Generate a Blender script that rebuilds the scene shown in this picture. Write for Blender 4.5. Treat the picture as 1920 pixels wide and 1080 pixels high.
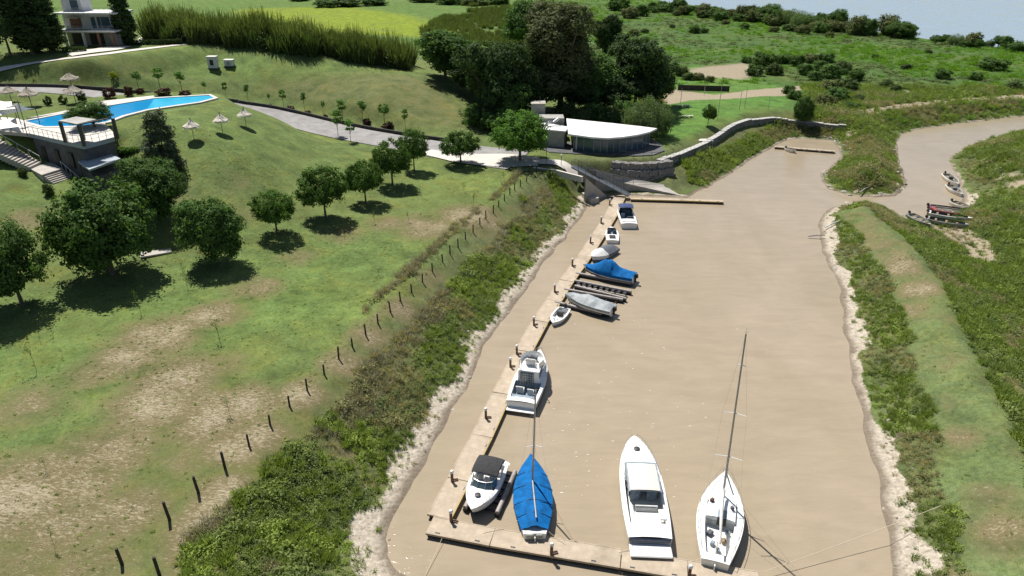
import bpy, bmesh, math, random
import numpy as np
from mathutils import Vector, Matrix, Euler

for _o in list(bpy.data.objects):
    bpy.data.objects.remove(_o, do_unlink=True)
S = bpy.context.scene
C = S.collection
R = math.radians
# ------------------------------------------------------------------ camera, sky, sun, exposure
F, PITCH, CH = 1300.0, R(26.5), 37.0
cam_d = bpy.data.cameras.new('camera'); cam = bpy.data.objects.new('camera', cam_d); C.objects.link(cam)
cam.location = (0, 0, CH); cam.rotation_euler = (R(90) - PITCH, 0, 0)
cam_d.sensor_width = 36.0; cam_d.lens = F / 1920 * 36.0; cam_d.clip_end = 9000; cam_d.clip_start = 0.5
S.camera = cam
SUN_EL, SUN_AZ = R(60.0), R(-31.0)          # azimuth from +Y towards +X
w = bpy.data.worlds.new('World'); S.world = w; w.use_nodes = True
nt = w.node_tree; nt.nodes.clear()
sky = nt.nodes.new('ShaderNodeTexSky'); sky.sky_type = 'NISHITA'; sky.sun_disc = False
sky.sun_elevation = SUN_EL; sky.sun_rotation = -SUN_AZ; sky.air_density = 1.0; sky.dust_density = 0.6; sky.altitude = 20
bg = nt.nodes.new('ShaderNodeBackground'); bg.inputs[1].default_value = 0.055
wo = nt.nodes.new('ShaderNodeOutputWorld')
nt.links.new(sky.outputs[0], bg.inputs[0]); nt.links.new(bg.outputs[0], wo.inputs[0])
sl = bpy.data.lights.new('sun', 'SUN'); sl.energy = 5.0; sl.angle = R(0.53); sl.color = (1.0, 0.955, 0.88)
so = bpy.data.objects.new('sun', sl); C.objects.link(so)
sd = Vector((math.sin(SUN_AZ) * math.cos(SUN_EL), math.cos(SUN_AZ) * math.cos(SUN_EL), math.sin(SUN_EL)))
so.rotation_euler = (-sd).to_track_quat('-Z', 'Y').to_euler(); so.location = (-60, 100, 150)
vs = S.view_settings
S.display_settings.display_device = 'sRGB'
vs.view_transform = 'Standard'; vs.look = 'None'; vs.gamma = 1.0; vs.use_curve_mapping = False
vs.exposure = 0.42
S.render.engine = 'CYCLES'
S.cycles.max_bounces = 6; S.cycles.transparent_max_bounces = 8

# ------------------------------------------------------------------ pixel helpers
CP, SP = math.cos(PITCH), math.sin(PITCH)
def ray(px, py):
    a = (px - 960.0) / F; b = -(py - 540.0) / F
    v = np.array([a, b * SP + CP, b * CP - SP]); return v / np.linalg.norm(v)
def G(px, py, z=0.0):
    d = ray(px, py); t = (z - CH) / d[2]
    return np.array([d[0] * t, d[1] * t, z])

# ------------------------------------------------------------------ noise
def _hash(ix, iy, s):
    h = (ix.astype(np.int64) * 374761393 + iy.astype(np.int64) * 668265263 + s * 982451653) & 0x7fffffff
    h = ((h ^ (h >> 13)) * 1274126177) & 0x7fffffff
    return ((h ^ (h >> 16)) & 0xffff) / 65535.0
def vnoise(x, y, s=0):
    x = np.asarray(x, float); y = np.asarray(y, float)
    ix = np.floor(x); iy = np.floor(y); fx = x - ix; fy = y - iy
    fx = fx * fx * (3 - 2 * fx); fy = fy * fy * (3 - 2 * fy)
    a = _hash(ix, iy, s); b = _hash(ix + 1, iy, s); c = _hash(ix, iy + 1, s); d = _hash(ix + 1, iy + 1, s)
    return (a * (1 - fx) + b * fx) * (1 - fy) + (c * (1 - fx) + d * fx) * fy
def fbm(x, y, sc, s=0, o=3):
    t = 0; a = 0.5; n = 0
    for k in range(o):
        t = t + a * vnoise(np.asarray(x) / sc * 2 ** k + 17.3 * k, np.asarray(y) / sc * 2 ** k - 9.1 * k, s + k); n += a; a *= 0.5
    return t / n

def poly_sd(poly, X, Y):
    """signed distance to polygon: negative inside"""
    P = np.asarray(poly, float)[:, :2]; sh = np.shape(X)
    x = np.ravel(X).astype(float); y = np.ravel(Y).astype(float)
    best = np.full(x.shape, 1e18); ins = np.zeros(x.shape, bool); n = len(P)
    for i in range(n):
        ax, ay = P[i]; bx, by = P[(i + 1) % n]; ex, ey = bx - ax, by - ay
        L = ex * ex + ey * ey + 1e-12
        t = np.clip(((x - ax) * ex + (y - ay) * ey) / L, 0, 1)
        dd = (x - ax - t * ex) ** 2 + (y - ay - t * ey) ** 2
        np.minimum(best, dd, out=best)
        cr = (ay > y) != (by > y)
        with np.errstate(divide='ignore', invalid='ignore'):
            xi = ax + (y - ay) * ex / (by - ay if by != ay else 1e-12)
        ins ^= cr & (x < xi)
    d = np.sqrt(best); return np.where(ins, -d, d).reshape(sh)
def line_d(pts, X, Y):
    P = np.asarray(pts, float)[:, :2]; sh = np.shape(X); x = np.ravel(X); y = np.ravel(Y); best = np.full(x.shape, 1e18)
    for i in range(len(P) - 1):
        ax, ay = P[i]; ex, ey = P[i + 1] - P[i]; L = ex * ex + ey * ey + 1e-12
        t = np.clip(((x - ax) * ex + (y - ay) * ey) / L, 0, 1)
        np.minimum(best, (x - ax - t * ex) ** 2 + (y - ay - t * ey) ** 2, out=best)
    return np.sqrt(best).reshape(sh)
def sstep(a, b, v):
    t = np.clip((v - a) / (b - a), 0, 1); return t * t * (3 - 2 * t)

# ------------------------------------------------------------------ mesh builder
class MB:
    def __init__(s): s.v = []; s.f = []
    def add(s, vs_, fs_):
        o = len(s.v); s.v += [tuple(map(float, p)) for p in vs_]; s.f += [tuple(i + o for i in f) for f in fs_]; return s
    def box(s, c, size, rz=0.0, rx=0.0, ry=0.0, taper=1.0):
        hx, hy, hz = size[0] / 2, size[1] / 2, size[2] / 2
        m = Euler((rx, ry, rz)).to_matrix(); vv = []
        for z in (-1, 1):
            k = taper if z > 0 else 1.0
            for x, y in ((-1, -1), (1, -1), (1, 1), (-1, 1)):
                vv.append(Vector(c) + m @ Vector((x * hx * k, y * hy * k, z * hz)))
        return s.add(vv, [(3, 2, 1, 0), (4, 5, 6, 7), (0, 1, 5, 4), (1, 2, 6, 5), (2, 3, 7, 6), (3, 0, 4, 7)])
    def tube(s, a, b, r0, r1=None, n=6, caps=True):
        r1 = r0 if r1 is None else r1; a = Vector(a); b = Vector(b); d = (b - a)
        if d.length < 1e-6: return s
        d.normalize(); u = d.orthogonal().normalized(); v = d.cross(u); vv = []
        for p, r in ((a, r0), (b, r1)):
            for k in range(n):
                t = 2 * math.pi * k / n; vv.append(p + (u * math.cos(t) + v * math.sin(t)) * r)
        fs = [(k, (k + 1) % n, n + (k + 1) % n, n + k) for k in range(n)]
        if caps: fs += [tuple(range(n - 1, -1, -1)), tuple(range(n, 2 * n))]
        return s.add(vv, fs)
    def path(s, pts, r, n=5, r1=None):
        m = len(pts) - 1
        for i in range(m):
            ra = r if r1 is None else r + (r1 - r) * i / m; rb = r if r1 is None else r + (r1 - r) * (i + 1) / m
            s.tube(pts[i], pts[i + 1], ra, rb, n)
        return s
    def prism(s, poly, z0, z1):
        n = len(poly)
        A = sum(poly[i][0] * poly[(i + 1) % n][1] - poly[(i + 1) % n][0] * poly[i][1] for i in range(n))
        if A < 0: poly = list(reversed(poly))
        vv = [(p[0], p[1], z0 if not hasattr(z0, '__len__') else z0[i]) for i, p in enumerate(poly)] + [(p[0], p[1], z1) for p in poly]
        return s.add(vv, [tuple(range(n - 1, -1, -1)), tuple(range(n, 2 * n))] + [(i, (i + 1) % n, n + (i + 1) % n, n + i) for i in range(n)])
    def lathe(s, prof, n=12, c=(0, 0, 0)):
        vv = []; fs = []
        for r, z in prof:
            for k in range(n):
                t = 2 * math.pi * k / n; vv.append((c[0] + r * math.cos(t), c[1] + r * math.sin(t), c[2] + z))
        for i in range(len(prof) - 1):
            for k in range(n): fs.append((i * n + k, i * n + (k + 1) % n, (i + 1) * n + (k + 1) % n, (i + 1) * n + k))
        return s.add(vv, fs)
    def grid(s, rows, close=False):
        n = len(rows[0]); vv = [p for r in rows for p in r]; fs = []
        for i in range(len(rows) - 1):
            for j in range(n - 1 + (1 if close else 0)):
                k = (j + 1) % n; fs.append((i * n + j, i * n + k, (i + 1) * n + k, (i + 1) * n + j))
        return s.add(vv, fs)
    def build(s, name, mat, parent=None, smooth=False, bevel=0.0, loc=None):
        me = bpy.data.meshes.new(name); me.from_pydata(s.v, [], s.f); me.update()
        if bevel or True:
            bm = bmesh.new(); bm.from_mesh(me)
            bmesh.ops.remove_doubles(bm, verts=bm.verts, dist=1e-5)
            bmesh.ops.recalc_face_normals(bm, faces=bm.faces)
            if bevel: bmesh.ops.bevel(bm, geom=[e for e in bm.edges if len(e.link_faces) == 2 and e.calc_face_angle(0) > 0.6], offset=bevel, segments=1, affect='EDGES')
            bm.to_mesh(me); bm.free()
        if smooth:
            me.polygons.foreach_set('use_smooth', [True] * len(me.polygons))
            try: me.set_sharp_from_angle(angle=R(40))
            except Exception: pass
        me.materials.append(mat)
        o = bpy.data.objects.new(name, me); C.objects.link(o)
        if parent is not None: o.parent = parent
        if loc is not None: o.location = loc
        return o
def tag(o, label=None, cat=None, group=None, kind=None):
    if label: o['label'] = label
    if cat: o['category'] = cat
    if group: o['group'] = group
    if kind: o['kind'] = kind
    return o
def thing(name, label, cat, loc=(0, 0, 0), rz=0.0, group=None):
    o = bpy.data.objects.new(name, None); C.objects.link(o); o.empty_display_size = 0.3
    o.location = loc; o.rotation_euler = (0, 0, rz); return tag(o, label, cat, group)
def copy_tree(o, parent=None):
    c = o.copy(); C.objects.link(c); c.parent = parent
    for ch in o.children: copy_tree(ch, c)
    return c

# ------------------------------------------------------------------ materials
def newmat(name):
    m = bpy.data.materials.new(name); m.use_nodes = True; n = m.node_tree; n.nodes.clear()
    out = n.nodes.new('ShaderNodeOutputMaterial'); return m, n, out
def NN(n, t, **kw):
    d = n.nodes.new(t)
    for k, v in kw.items():
        if k.startswith('i_'): d.inputs[k[2:]].default_value = v
        else: setattr(d, k, v)
    return d
def ramp(n, stops):
    r = n.nodes.new('ShaderNodeValToRGB'); e = r.color_ramp.elements
    while len(e) < len(stops): e.new(0.5)
    for i, (p, c) in enumerate(stops):
        e[i].position = p; e[i].color = (c, c, c, 1) if not hasattr(c, '__len__') else (c[0], c[1], c[2], 1)
    return r
def mixc(n, a, b, f, mode='MIX'):
    m = n.nodes.new('ShaderNodeMix'); m.data_type = 'RGBA'; m.blend_type = mode
    for s_, v in ((0, f), (6, a), (7, b)):
        if hasattr(v, 'is_linked') or isinstance(v, bpy.types.NodeSocket): n.links.new(v, m.inputs[s_])
        else: m.inputs[s_].default_value = v if not hasattr(v, '__len__') else (v[0], v[1], v[2], 1)
    return m.outputs[2]
def simple(name, col, rough=0.6, var=0.18, scale=2.0, bump=0.0, metal=0.0, col2=None, spec=0.5, coat=0.0, dirt=0.0):
    m, n, out = newmat(name); p = NN(n, 'ShaderNodeBsdfPrincipled')
    tc = NN(n, 'ShaderNodeTexCoord'); nz = NN(n, 'ShaderNodeTexNoise', i_Scale=scale, i_Detail=6.0, i_Roughness=0.65)
    n.links.new(tc.outputs['Object'], nz.inputs['Vector'])
    c2 = col2 or tuple(max(0, c * (1 - var * 1.6)) for c in col)
    c1 = tuple(min(0.95, c * (1 + var)) for c in col) if not col2 else col
    r = ramp(n, [(0.3, c2), (0.7, c1)]); n.links.new(nz.outputs[0], r.inputs[0]); c = r.outputs[0]
    if dirt:
        nz2 = NN(n, 'ShaderNodeTexNoise', i_Scale=scale * 0.35, i_Detail=8.0, i_Roughness=0.7); n.links.new(tc.outputs['Object'], nz2.inputs['Vector'])
        r2 = ramp(n, [(0.5, 0.0), (0.72, dirt)]); n.links.new(nz2.outputs[0], r2.inputs[0]); c = mixc(n, c, (0.16, 0.13, 0.09), r2.outputs[0])
    n.links.new(c, p.inputs['Base Color'])
    p.inputs['Roughness'].default_value = rough; p.inputs['Metallic'].default_value = metal
    p.inputs['Specular IOR Level'].default_value = spec; p.inputs['Coat Weight'].default_value = coat
    if bump:
        b = NN(n, 'ShaderNodeBump', i_Strength=bump, i_Distance=0.05); n.links.new(nz.outputs[0], b.inputs['Height']); n.links.new(b.outputs[0], p.inputs['Normal'])
    n.links.new(p.outputs[0], out.inputs[0]); return m
# ------------------------------------------------------------------ terrain
WATER_PX = [(770,1082),(742,1068),(724,1045),(720,1010),(735,970),(770,910),(800,862),(825,815),(850,772),(878,725),(893,690),(905,660),(935,612),(965,575),
 (985,545),(1012,500),(1035,475),(1060,445),(1085,412),(1106,374),(1135,364),(1180,367),(1287,371),(1304,360),(1325,352),(1345,342),(1365,330),(1400,305),(1430,286),(1450,275),
 (1475,263),(1500,260),(1560,264),(1570,275),(1575,290),(1562,310),(1543,325),(1540,340),(1552,355),(1590,366),(1640,371),(1680,368),(1700,350),(1696,330),(1689,310),(1686,290),(1681,268),(1690,252),
 (1720,243),(1760,237),(1800,232),(1860,225),(1920,218),(2060,208),(2060,232),(1920,242),(1880,252),(1840,262),(1805,277),(1780,292),(1779,302),(1790,325),(1800,350),(1808,372),(1790,392),(1745,402),
 (1725,414),(1700,413),(1680,398),(1660,386),(1635,381),(1590,379),(1560,388),(1540,402),(1537,425),(1545,470),(1560,510),(1575,545),(1580,575),(1583,620),(1595,690),(1606,740),
 (1620,790),(1636,860),(1650,940),(1660,1000),(1672,1080),(1690,1180),(1300,1200),(900,1150)]
WATER = [G(x, y, 0)[:2] for x, y in WATER_PX]
RIVER_PX = [(1232,4),(1300,10),(1420,26),(1500,38),(1600,54),(1700,68),(1780,79),(1850,86),(1920,95),(2100,122),(2500,175)]
RIVER = [G(x, y, 0)[:2] for x, y in RIVER_PX] + [np.array([2500., 300.]), np.array([4500., 3000.]), np.array([1500., 5500.]), np.array([380., 1500.]), np.array([190., 800.])]

CTRL = []
for px, py, z in [
 # fence line and lawn
 (1000,330,3.7),(911,411,4),(811,510,4),(709,607,4),(608,702,4),(507,798,4),(421,878,4),(318,975,4),(229,1058,4),
 (0,1080,4.6),(100,900,4.8),(-200,1000,5.2),(500,560,4.6),(300,650,4.8),(100,700,5),(680,440,4.5),(0,800,5),(800,380,4.2),(900,330,4.0),(200,1200,4.2),(-400,1300,5),
 (870,308,4.2),(785,322,4.4),(735,348,4.5),(685,380,4.6),(610,408,4.8),(520,440,5.0),(400,490,5.2),(210,510,5.5),(40,565,5.5),(-200,640,5.8),
 # slope up to the pool terrace
 (300,420,7.0),(420,360,8.2),(500,330,8.0),(600,290,6.4),(560,330,6.6),(650,255,4.9),(450,300,10.2),(380,320,10),(363,262,12.4),(420,250,12.2),(462,238,11.4),
 (520,232,9.6),(560,246,7.4),(480,207,10.2),(60,225,13.4),(395,190,13.0),(250,200,13.4),(0,240,13.4),(-150,260,13.4),(300,250,12.9),(-150,400,9),(40,335,9.3),(110,325,9.0),(165,338,8.6),(225,322,9.2),(20,300,10.6),(0,420,7.4),(110,410,7.2),(-300,230,13.4),
 # road
 (100,168,12.2),(-100,165,12.6),(200,176,11.6),(330,184,10.2),(470,198,7.2),(520,215,6.0),(600,238,4.9),(700,256,4.7),(830,275,4.4),(930,294,4.2),
 # hill behind the road
 (400,120,13.4),(350,86,16.4),(500,98,15),(640,114,13),(780,132,10.6),(850,185,7.6),(700,180,9.3),(860,240,5.0),(170,95,17),(100,105,16.6),(0,125,15.4),(230,90,17),(200,130,14.8),(-200,140,14.8),(280,80,17),
 # club house, right side
 (1000,290,4.2),(1100,282,4.2),(1200,272,4.2),(1300,220,4.2),(1350,190,4.1),(1450,195,3.8),(1280,255,4.2),(1050,304,3.9),(960,240,4.6),(1100,220,4.4),
 (1260,180,3.6),(1500,150,2.6),(1700,120,2),(1600,190,2.8),(1640,207,2.6),(1750,192,2.4),(1900,182,2.4),(1850,120,1.8),(1400,80,1.6),(1600,75,1.3),(1200,60,1.8),(1540,225,3.2),
 (1620,285,3.4),(1640,325,3.0),(1610,240,2.8),(1620,398,2.2),(1650,430,3.2),(1700,480,3.4),(1760,600,3.6),(1800,750,3.8),(1850,900,3.9),(1850,1080,3.9),(1790,1100,3.8),(1790,580,3.4),(1850,720,3.2),
 (1880,570,1.0),(1920,640,1.1),(1990,760,1.3),(1900,330,3.0),(1930,450,2.4),(1845,470,0.9),(1800,445,0.6),(1930,280,3.0),(2050,300,3.2),(2100,500,3),(2000,1000,3.2)]:
    p = G(px, py, z); CTRL.append((p[0], p[1], z))
CTRL += [(-260,230,12),(-140,235,9),(-60,225,6.5),(-10,210,5),(-330,420,3.5),(-120,400,2.2),(0,300,2.2),(100,300,1.6),(200,250,1.6),(0,620,1.6),(-420,900,2),(300,600,1),
         (60,400,1.6),(-700,500,3),(600,400,1.2),(200,120,2.5),(160,60,3),(-220,100,13),(-240,160,15),(-180,40,6),(-90,-20,5),(60,-40,4),(0,10,4),(140,0,3.5),(0,1600,1.6),(-1500,1500,2),(1200,200,2)]
CT = np.array(CTRL)
def _phi(r): return np.sqrt(r * r + 36.0)
_D = _phi(np.hypot(CT[:, None, 0] - CT[None, :, 0], CT[:, None, 1] - CT[None, :, 1])) + np.eye(len(CT)) * -0.02
_A = np.zeros((len(CT) + 1, len(CT) + 1)); _A[:-1, :-1] = _D; _A[-1, :-1] = 1; _A[:-1, -1] = 1
_W = np.linalg.solve(_A, np.append(CT[:, 2], 0))
def h_interp(x, y):
    sh = np.shape(x); x = np.ravel(x); y = np.ravel(y); out = np.full(x.shape, _W[-1])
    for i in range(len(CT)): out += _W[i] * _phi(np.hypot(x - CT[i, 0], y - CT[i, 1]))
    return np.clip(out, 0.7, 18).reshape(sh)
# flat pads (px polygon, z, feather metres)
POOL_Z, CLUB_Z, HOUSE_Z = 13.4, 4.2, 17.0
def axis(a, b, st, lo, hi, g):
    v = list(np.arange(a, b + 1e-6, st)); s_ = st; x = v[-1]
    while x < hi: s_ *= g; x += s_; v.append(x)
    s_ = st; x = a; pre = []
    while x > lo: s_ *= g; x -= s_; pre.append(x)
    return np.array(pre[::-1] + v)
GX = axis(-95, 72, 0.45, -2600, 2600, 1.07); GY = axis(24, 165, 0.45, -70, 6000, 1.05)
MX, MY = np.meshgrid(GX, GY)
DW = poly_sd(WATER, MX, MY); DR = poly_sd(RIVER, MX, MY)
DWn = DW + (fbm(MX, MY, 3.2, 5) - 0.5) * 1.0 * (MY < 200)
HI = h_interp(MX, MY) + (fbm(MX, MY, 9, 3, 4) - 0.5) * 0.35 + (fbm(MX, MY, 1.6, 9, 2) - 0.5) * 0.10
bank = np.where(DWn < 0, np.maximum(DWn * 0.35, -2.2), np.where(DWn < 2.4, DWn * 0.26, 0.624 + (DWn - 2.4) * 0.44))
k_ = 0.5; dlt = HI - bank; hh = np.clip(0.5 + 0.5 * (bank - HI) / k_, 0, 1)
HZ = bank * (1 - hh) + HI * hh - k_ * hh * (1 - hh)
HZ = np.where(bank > HI + 3, HI, HZ)
rb = np.where(DR < 0, np.maximum(DR * 0.05, -1.5), DR * 0.06); HZ = np.minimum(HZ, np.maximum(rb, -1.5) + np.where(DR > 30, 50, 0))
def flatten(poly_px, z, f, poly_w=None):
    global HZ
    P = poly_w if poly_w is not None else [G(x, y, z)[:2] for x, y in poly_px]
    d = poly_sd(P, MX, MY); t = 1 - sstep(0, f, d); HZ = HZ * (1 - t) + z * t
flatten([(-220,250),(-220,196),(0,196),(130,186),(300,172),(405,176),(408,190),(330,206),(235,226),(205,240),(60,240)], POOL_Z - 0.12, 3.5)
flatten([(930,300),(990,262),(1060,215),(1250,228),(1262,270),(1230,292),(1150,300),(1050,297)], CLUB_Z - 0.05, 2.5)
flatten([(20,118),(60,40),(300,40),(345,76),(240,92)], HOUSE_Z - 0.05, 9.0)
ROADP = [G(x, y, z) for x, y, z in [(-160,168,12.6),(-60,168,12.5),(100,169,12.2),(200,179,11.5),(330,187,10.0),(420,195,8.6),(480,206,7.0),(540,222,5.8),(600,239,5.0),(660,252,4.8),(740,266,4.6),(820,280,4.4),(900,292,4.25),(975,300,4.2)]]
ROADW = [5, 5, 5, 5, 5.5, 6, 7, 7.5, 8, 8, 8, 9, 11, 12]
def carve(P, W, f):
    """blend the terrain to a road profile"""
    global HZ
    P = np.array(P, float); d = np.r_[0, np.cumsum(np.hypot(*np.diff(P[:, :2], axis=0).T))]; tt = np.arange(0, d[-1], .7); Q = np.stack([np.interp(tt, d, P[:, k]) for k in range(3)] + [np.interp(tt, d, W)], 1)
    for _ in range(30): Q[1:-1] = (Q[:-2] + 2 * Q[1:-1] + Q[2:]) / 4
    lo, hi = Q[:, :2].min(0) - 20, Q[:, :2].max(0) + 20; m = (MX > lo[0]) & (MX < hi[0]) & (MY > lo[1]) & (MY < hi[1]); x = MX[m]; y = MY[m]
    best = np.full(x.shape, 1e9); bz = np.zeros(x.shape); bw = np.zeros(x.shape)
    for q_ in Q:
        dd = (x - q_[0]) ** 2 + (y - q_[1]) ** 2; k = dd < best; best[k] = dd[k]; bz[k] = q_[2]; bw[k] = q_[3]
    t = 1 - sstep(0, f, np.sqrt(best) - bw / 2 - .6); HZ[m] = HZ[m] * (1 - t) + bz * t
HDRIVE = [G(x, y, z) for x, y, z in [(-60,136,14.6),(60,118,15.9),(140,108,16.7),(200,101,17.0),(270,92,17.0),(350,83,16.7)]]
carve(HDRIVE, [3] * 6, 7)
carve(ROADP, ROADW, 5)

def H(x, y):
    x = np.asarray(x, float); y = np.asarray(y, float)
    i = np.clip(np.searchsorted(GX, x) - 1, 0, len(GX) - 2); j = np.clip(np.searchsorted(GY, y) - 1, 0, len(GY) - 2)
    fx = np.clip((x - GX[i]) / (GX[i + 1] - GX[i]), 0, 1); fy = np.clip((y - GY[j]) / (GY[j + 1] - GY[j]), 0, 1)
    return (HZ[j, i] * (1 - fx) + HZ[j, i + 1] * fx) * (1 - fy) + (HZ[j + 1, i] * (1 - fx) + HZ[j + 1, i + 1] * fx) * fy
_ts = np.geomspace(22, 5000, 2600)
def T(px, py, dz=0.0):
    """first hit of the pixel's ray on the terrain"""
    d = ray(px, py); X = d[0] * _ts; Y = d[1] * _ts; Z = CH + d[2] * _ts
    below = Z < H(X, Y)
    if not below.any(): return G(px, py, 0)
    i = int(np.argmax(below)); a, b = _ts[max(0, i - 1)], _ts[i]
    for _ in range(24):
        m = (a + b) / 2
        if CH + d[2] * m < H(d[0] * m, d[1] * m): b = m
        else: a = m
    return np.array([d[0] * b, d[1] * b, float(H(d[0] * b, d[1] * b)) + dz])
def PX(p):
    """world point to pixel and depth"""
    x, y, z = p[0], p[1], p[2] - CH; dep = y * CP - z * SP; up = y * SP + z * CP
    return 960 + F * x / dep, 540 - F * up / dep, dep
def scale_at(p): return PX(p)[2] / F        # metres for one photo pixel

# ---- colours of the ground, laid out in world space
def blobs(lst):
    m = np.zeros(MX.shape)
    for px, py, r, wt in lst:
        p = T(px, py); m = np.maximum(m, wt * np.exp(-((MX - p[0]) ** 2 + (MY - p[1]) ** 2) / (r * r)))
    return m
def region(pts, f, zfix=None):
    P = [T(x, y)[:2] for x, y in pts]; return 1 - sstep(-f, f, poly_sd(P, MX, MY) + (fbm(MX, MY, 6, 21) - 0.5) * f * 1.5)
col = np.zeros(MX.shape + (3,)); col[:] = (0.108, 0.146, 0.042)
def paint(mask, c):
    global col; m = mask[..., None]; col = col * (1 - m) + np.array(c) * m
dry = np.zeros(MX.shape) + 0.16 + .22 * np.clip(2.2 * (fbm(MX, MY, 11, 43) - .45), 0, 1)
land = DW > 0
# lawn: brighter mown areas
paint(0.8 * blobs([(560,560,9,1),(620,500,8,.9),(470,610,7,.8),(80,640,9,1),(220,590,7,1),(330,570,6,.8),(740,470,6,.6),(120,740,5,.8),(560,500,5,.7),(560,240,10,.7),(430,240,9,.6),(150,270,6,.4),(40,300,6,.8),(30,360,5,.8),(820,350,7,.7),(640,330,7,.5)]), (0.112, 0.172, 0.044))
paint(0.6 * blobs([(590,250,7,1),(560,230,7,.8),(740,300,6,.8),(880,340,5,.8),(700,560,5,.7)]), (0.17, 0.20, 0.045))
dry = np.maximum(dry, blobs([(880,405,6,1),(800,425,6,.9),(730,420,4,.8),(640,440,4,.7),(560,480,4,.7),(480,540,4,.8),(400,590,4,.9),(300,630,5,1),(240,670,5,.9),(330,710,5,1),(400,690,4,.7),(180,700,4,.8),
  (60,760,5,.7),(300,760,5,1),(400,780,5,1),(460,760,4,1),(480,820,3,1),(350,860,5,.6),(200,850,5,.9),(120,900,6,.9),(30,930,6,1),(250,960,4,.8),(100,990,5,.8),(30,1060,6,.7),(180,1060,5,.7),(440,840,3,1),(420,930,3,1),(390,1000,4,1),(370,1060,4,.8),
  (690,630,3,.9),(640,680,3,.8),(560,740,3,.9),(750,580,2.5,.9),(810,520,2.5,.7),(120,300,5,.3),(440,340,6,.5),(340,370,6,.5),(160,430,5,.6),(60,410,5,.7),(450,400,5,.5),(540,320,5,.3)]))
dry = np.maximum(dry, 0.40 * region([(480,140),(640,125),(800,150),(870,190),(880,250),(760,240),(640,215),(480,185)], 4))
dry = np.maximum(dry, 0.42 * region([(0,150),(300,120),(480,140),(470,185),(200,165)], 4))
paint(0.55 * region([(420,150),(640,140),(820,150),(885,200),(880,250),(760,245),(600,210)], 4), (0.120, 0.125, 0.048))
paint(0.6 * region([(0,125),(350,85),(640,118),(790,138),(640,140),(300,118)], 3), (0.12, 0.18, 0.045))
# low land beyond: marsh, fields
far = sstep(150, 175, MY + 0.35 * MX) * (MX > 18)
paint(0.9 * far * (land), (0.055, 0.108, 0.024))
FAR = 1 - region([(1255,150),(1300,120),(1480,165),(1480,200),(1440,212),(1300,260),(1230,275),(1225,215)], 3)
paint(0.9 * (1 - FAR), (0.085, 0.175, 0.032))
fm = sstep(215, 240, MY) * (MX < 22); paint(fm, (0.09, 0.155, 0.032))
paint(region([(430,18),(560,14),(660,12),(760,28),(810,42),(880,58),(860,75),(700,66),(480,50)], 6) * fm, (0.17, 0.225, 0.018))
paint(region([(930,60),(985,66),(985,95),(940,90)], 4), (0.15, 0.21, 0.02))
paint(0.6 * (1 - sstep(0, 40, np.abs(MY - 520))) * (MX < 100), (0.10, 0.17, 0.045))
# rough banks by the water
rough = (1 - sstep(7.5, 12, DWn)) * sstep(.6, 2, DWn)
paint(0.85 * rough, (0.100, 0.112, 0.044)); dry = np.maximum(dry, rough * np.clip(1.4 * (fbm(MX, MY, 3.5, 97) - .42), 0, .6))
LEV = [T(x, y)[:2] for x, y in [(1600,396),(1660,440),(1715,520),(1750,600),(1790,720),(1835,860),(1885,1000),(1930,1120)]]
lev = 1 - sstep(1.6, 3.4, line_d(LEV, MX, MY) + (fbm(MX, MY, 4, 31) - 0.5) * 1.6)
paint(lev, (0.115, 0.150, 0.052)); dry = np.maximum(dry, lev * np.clip(0.38 + 1.5 * (fbm(MX, MY, 5, 77) - 0.45), 0.1, .9)); dry = np.maximum(dry, .9 * blobs([(1690,500,4,1),(1730,540,3.5,1),(1660,460,3,.8),(1880,1000,3,.9),(1800,820,2.5,.8),(1860,930,2.5,.8)]) * lev) 
dirt = region([(1240,182),(1262,166),(1340,178),(1500,160),(1500,178),(1380,184),(1290,190),(1250,196)], 1.5)
dirt = np.maximum(dirt, region([(1280,128),(1390,116),(1440,130),(1400,150),(1300,146)], 4) * 0.7)
DROAD = [T(x, y)[:2] for x, y in [(1625,212),(1660,203),(1720,196),(1800,188),(1870,184),(1960,178),(2200,165)]]
dirt = np.maximum(dirt, 1 - sstep(1.3, 2.6, line_d(DROAD, MX, MY) + (fbm(MX, MY, 5, 41) - 0.5) * 1.5))
dirt = np.maximum(dirt, 0.8 * blobs([(1890,330,2.5,.9),(1910,345,2.5,1),(1860,300,1.5,.5),(1690,172,5,.8),(1780,172,5,.8),(1600,250,3,.8),(850,150,3,.5),(1530,168,5,.6)]))
dirt = np.maximum(dirt, region([(1725,418),(1815,425),(1855,455),(1875,490),(1835,490),(1780,450)], 1.0))
_mw = np.where((MY < 108), np.where(MX < 20, .95 + .45 * (1 - sstep(40, 75, MY)), .95), .30) * (.45 + 1.1 * fbm(MX, MY, 7, 55))
DWm = DWn / _mw
mud = np.where(DWm < 0.8, 1.0, 0) + (1 - sstep(1.0, 2.6, DWm + (fbm(MX, MY, 3.2, 51) - .5) * 3.4)) * (DWm >= 0.8)
FL_ = [G(x, y, 4)[:2] for x, y in [(1000,330),(911,411),(811,510),(709,607),(608,702),(507,798),(421,878),(318,975),(229,1058)]]
fd_ = line_d(FL_, MX, MY); dry = np.maximum(dry, (1 - sstep(.6, 2.6, fd_)) * np.clip(.25 + 1.6 * (fbm(MX, MY, 5, 47) - .4), 0, 1) * (.5 + .5 * (MY < 62)))
mud = np.clip(mud, 0, 1) * (DW < 8)
wet = 1 - sstep(0.15, 0.9, DWn + (fbm(MX, MY, 1.5, 58) - .5) * .8)
nv = len(GX) * len(GY)
me = bpy.data.meshes.new('ground')
co = np.stack([MX, MY, HZ], -1).reshape(-1, 3)
ny, nx = MX.shape
idx = np.arange(nv).reshape(ny, nx)
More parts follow.
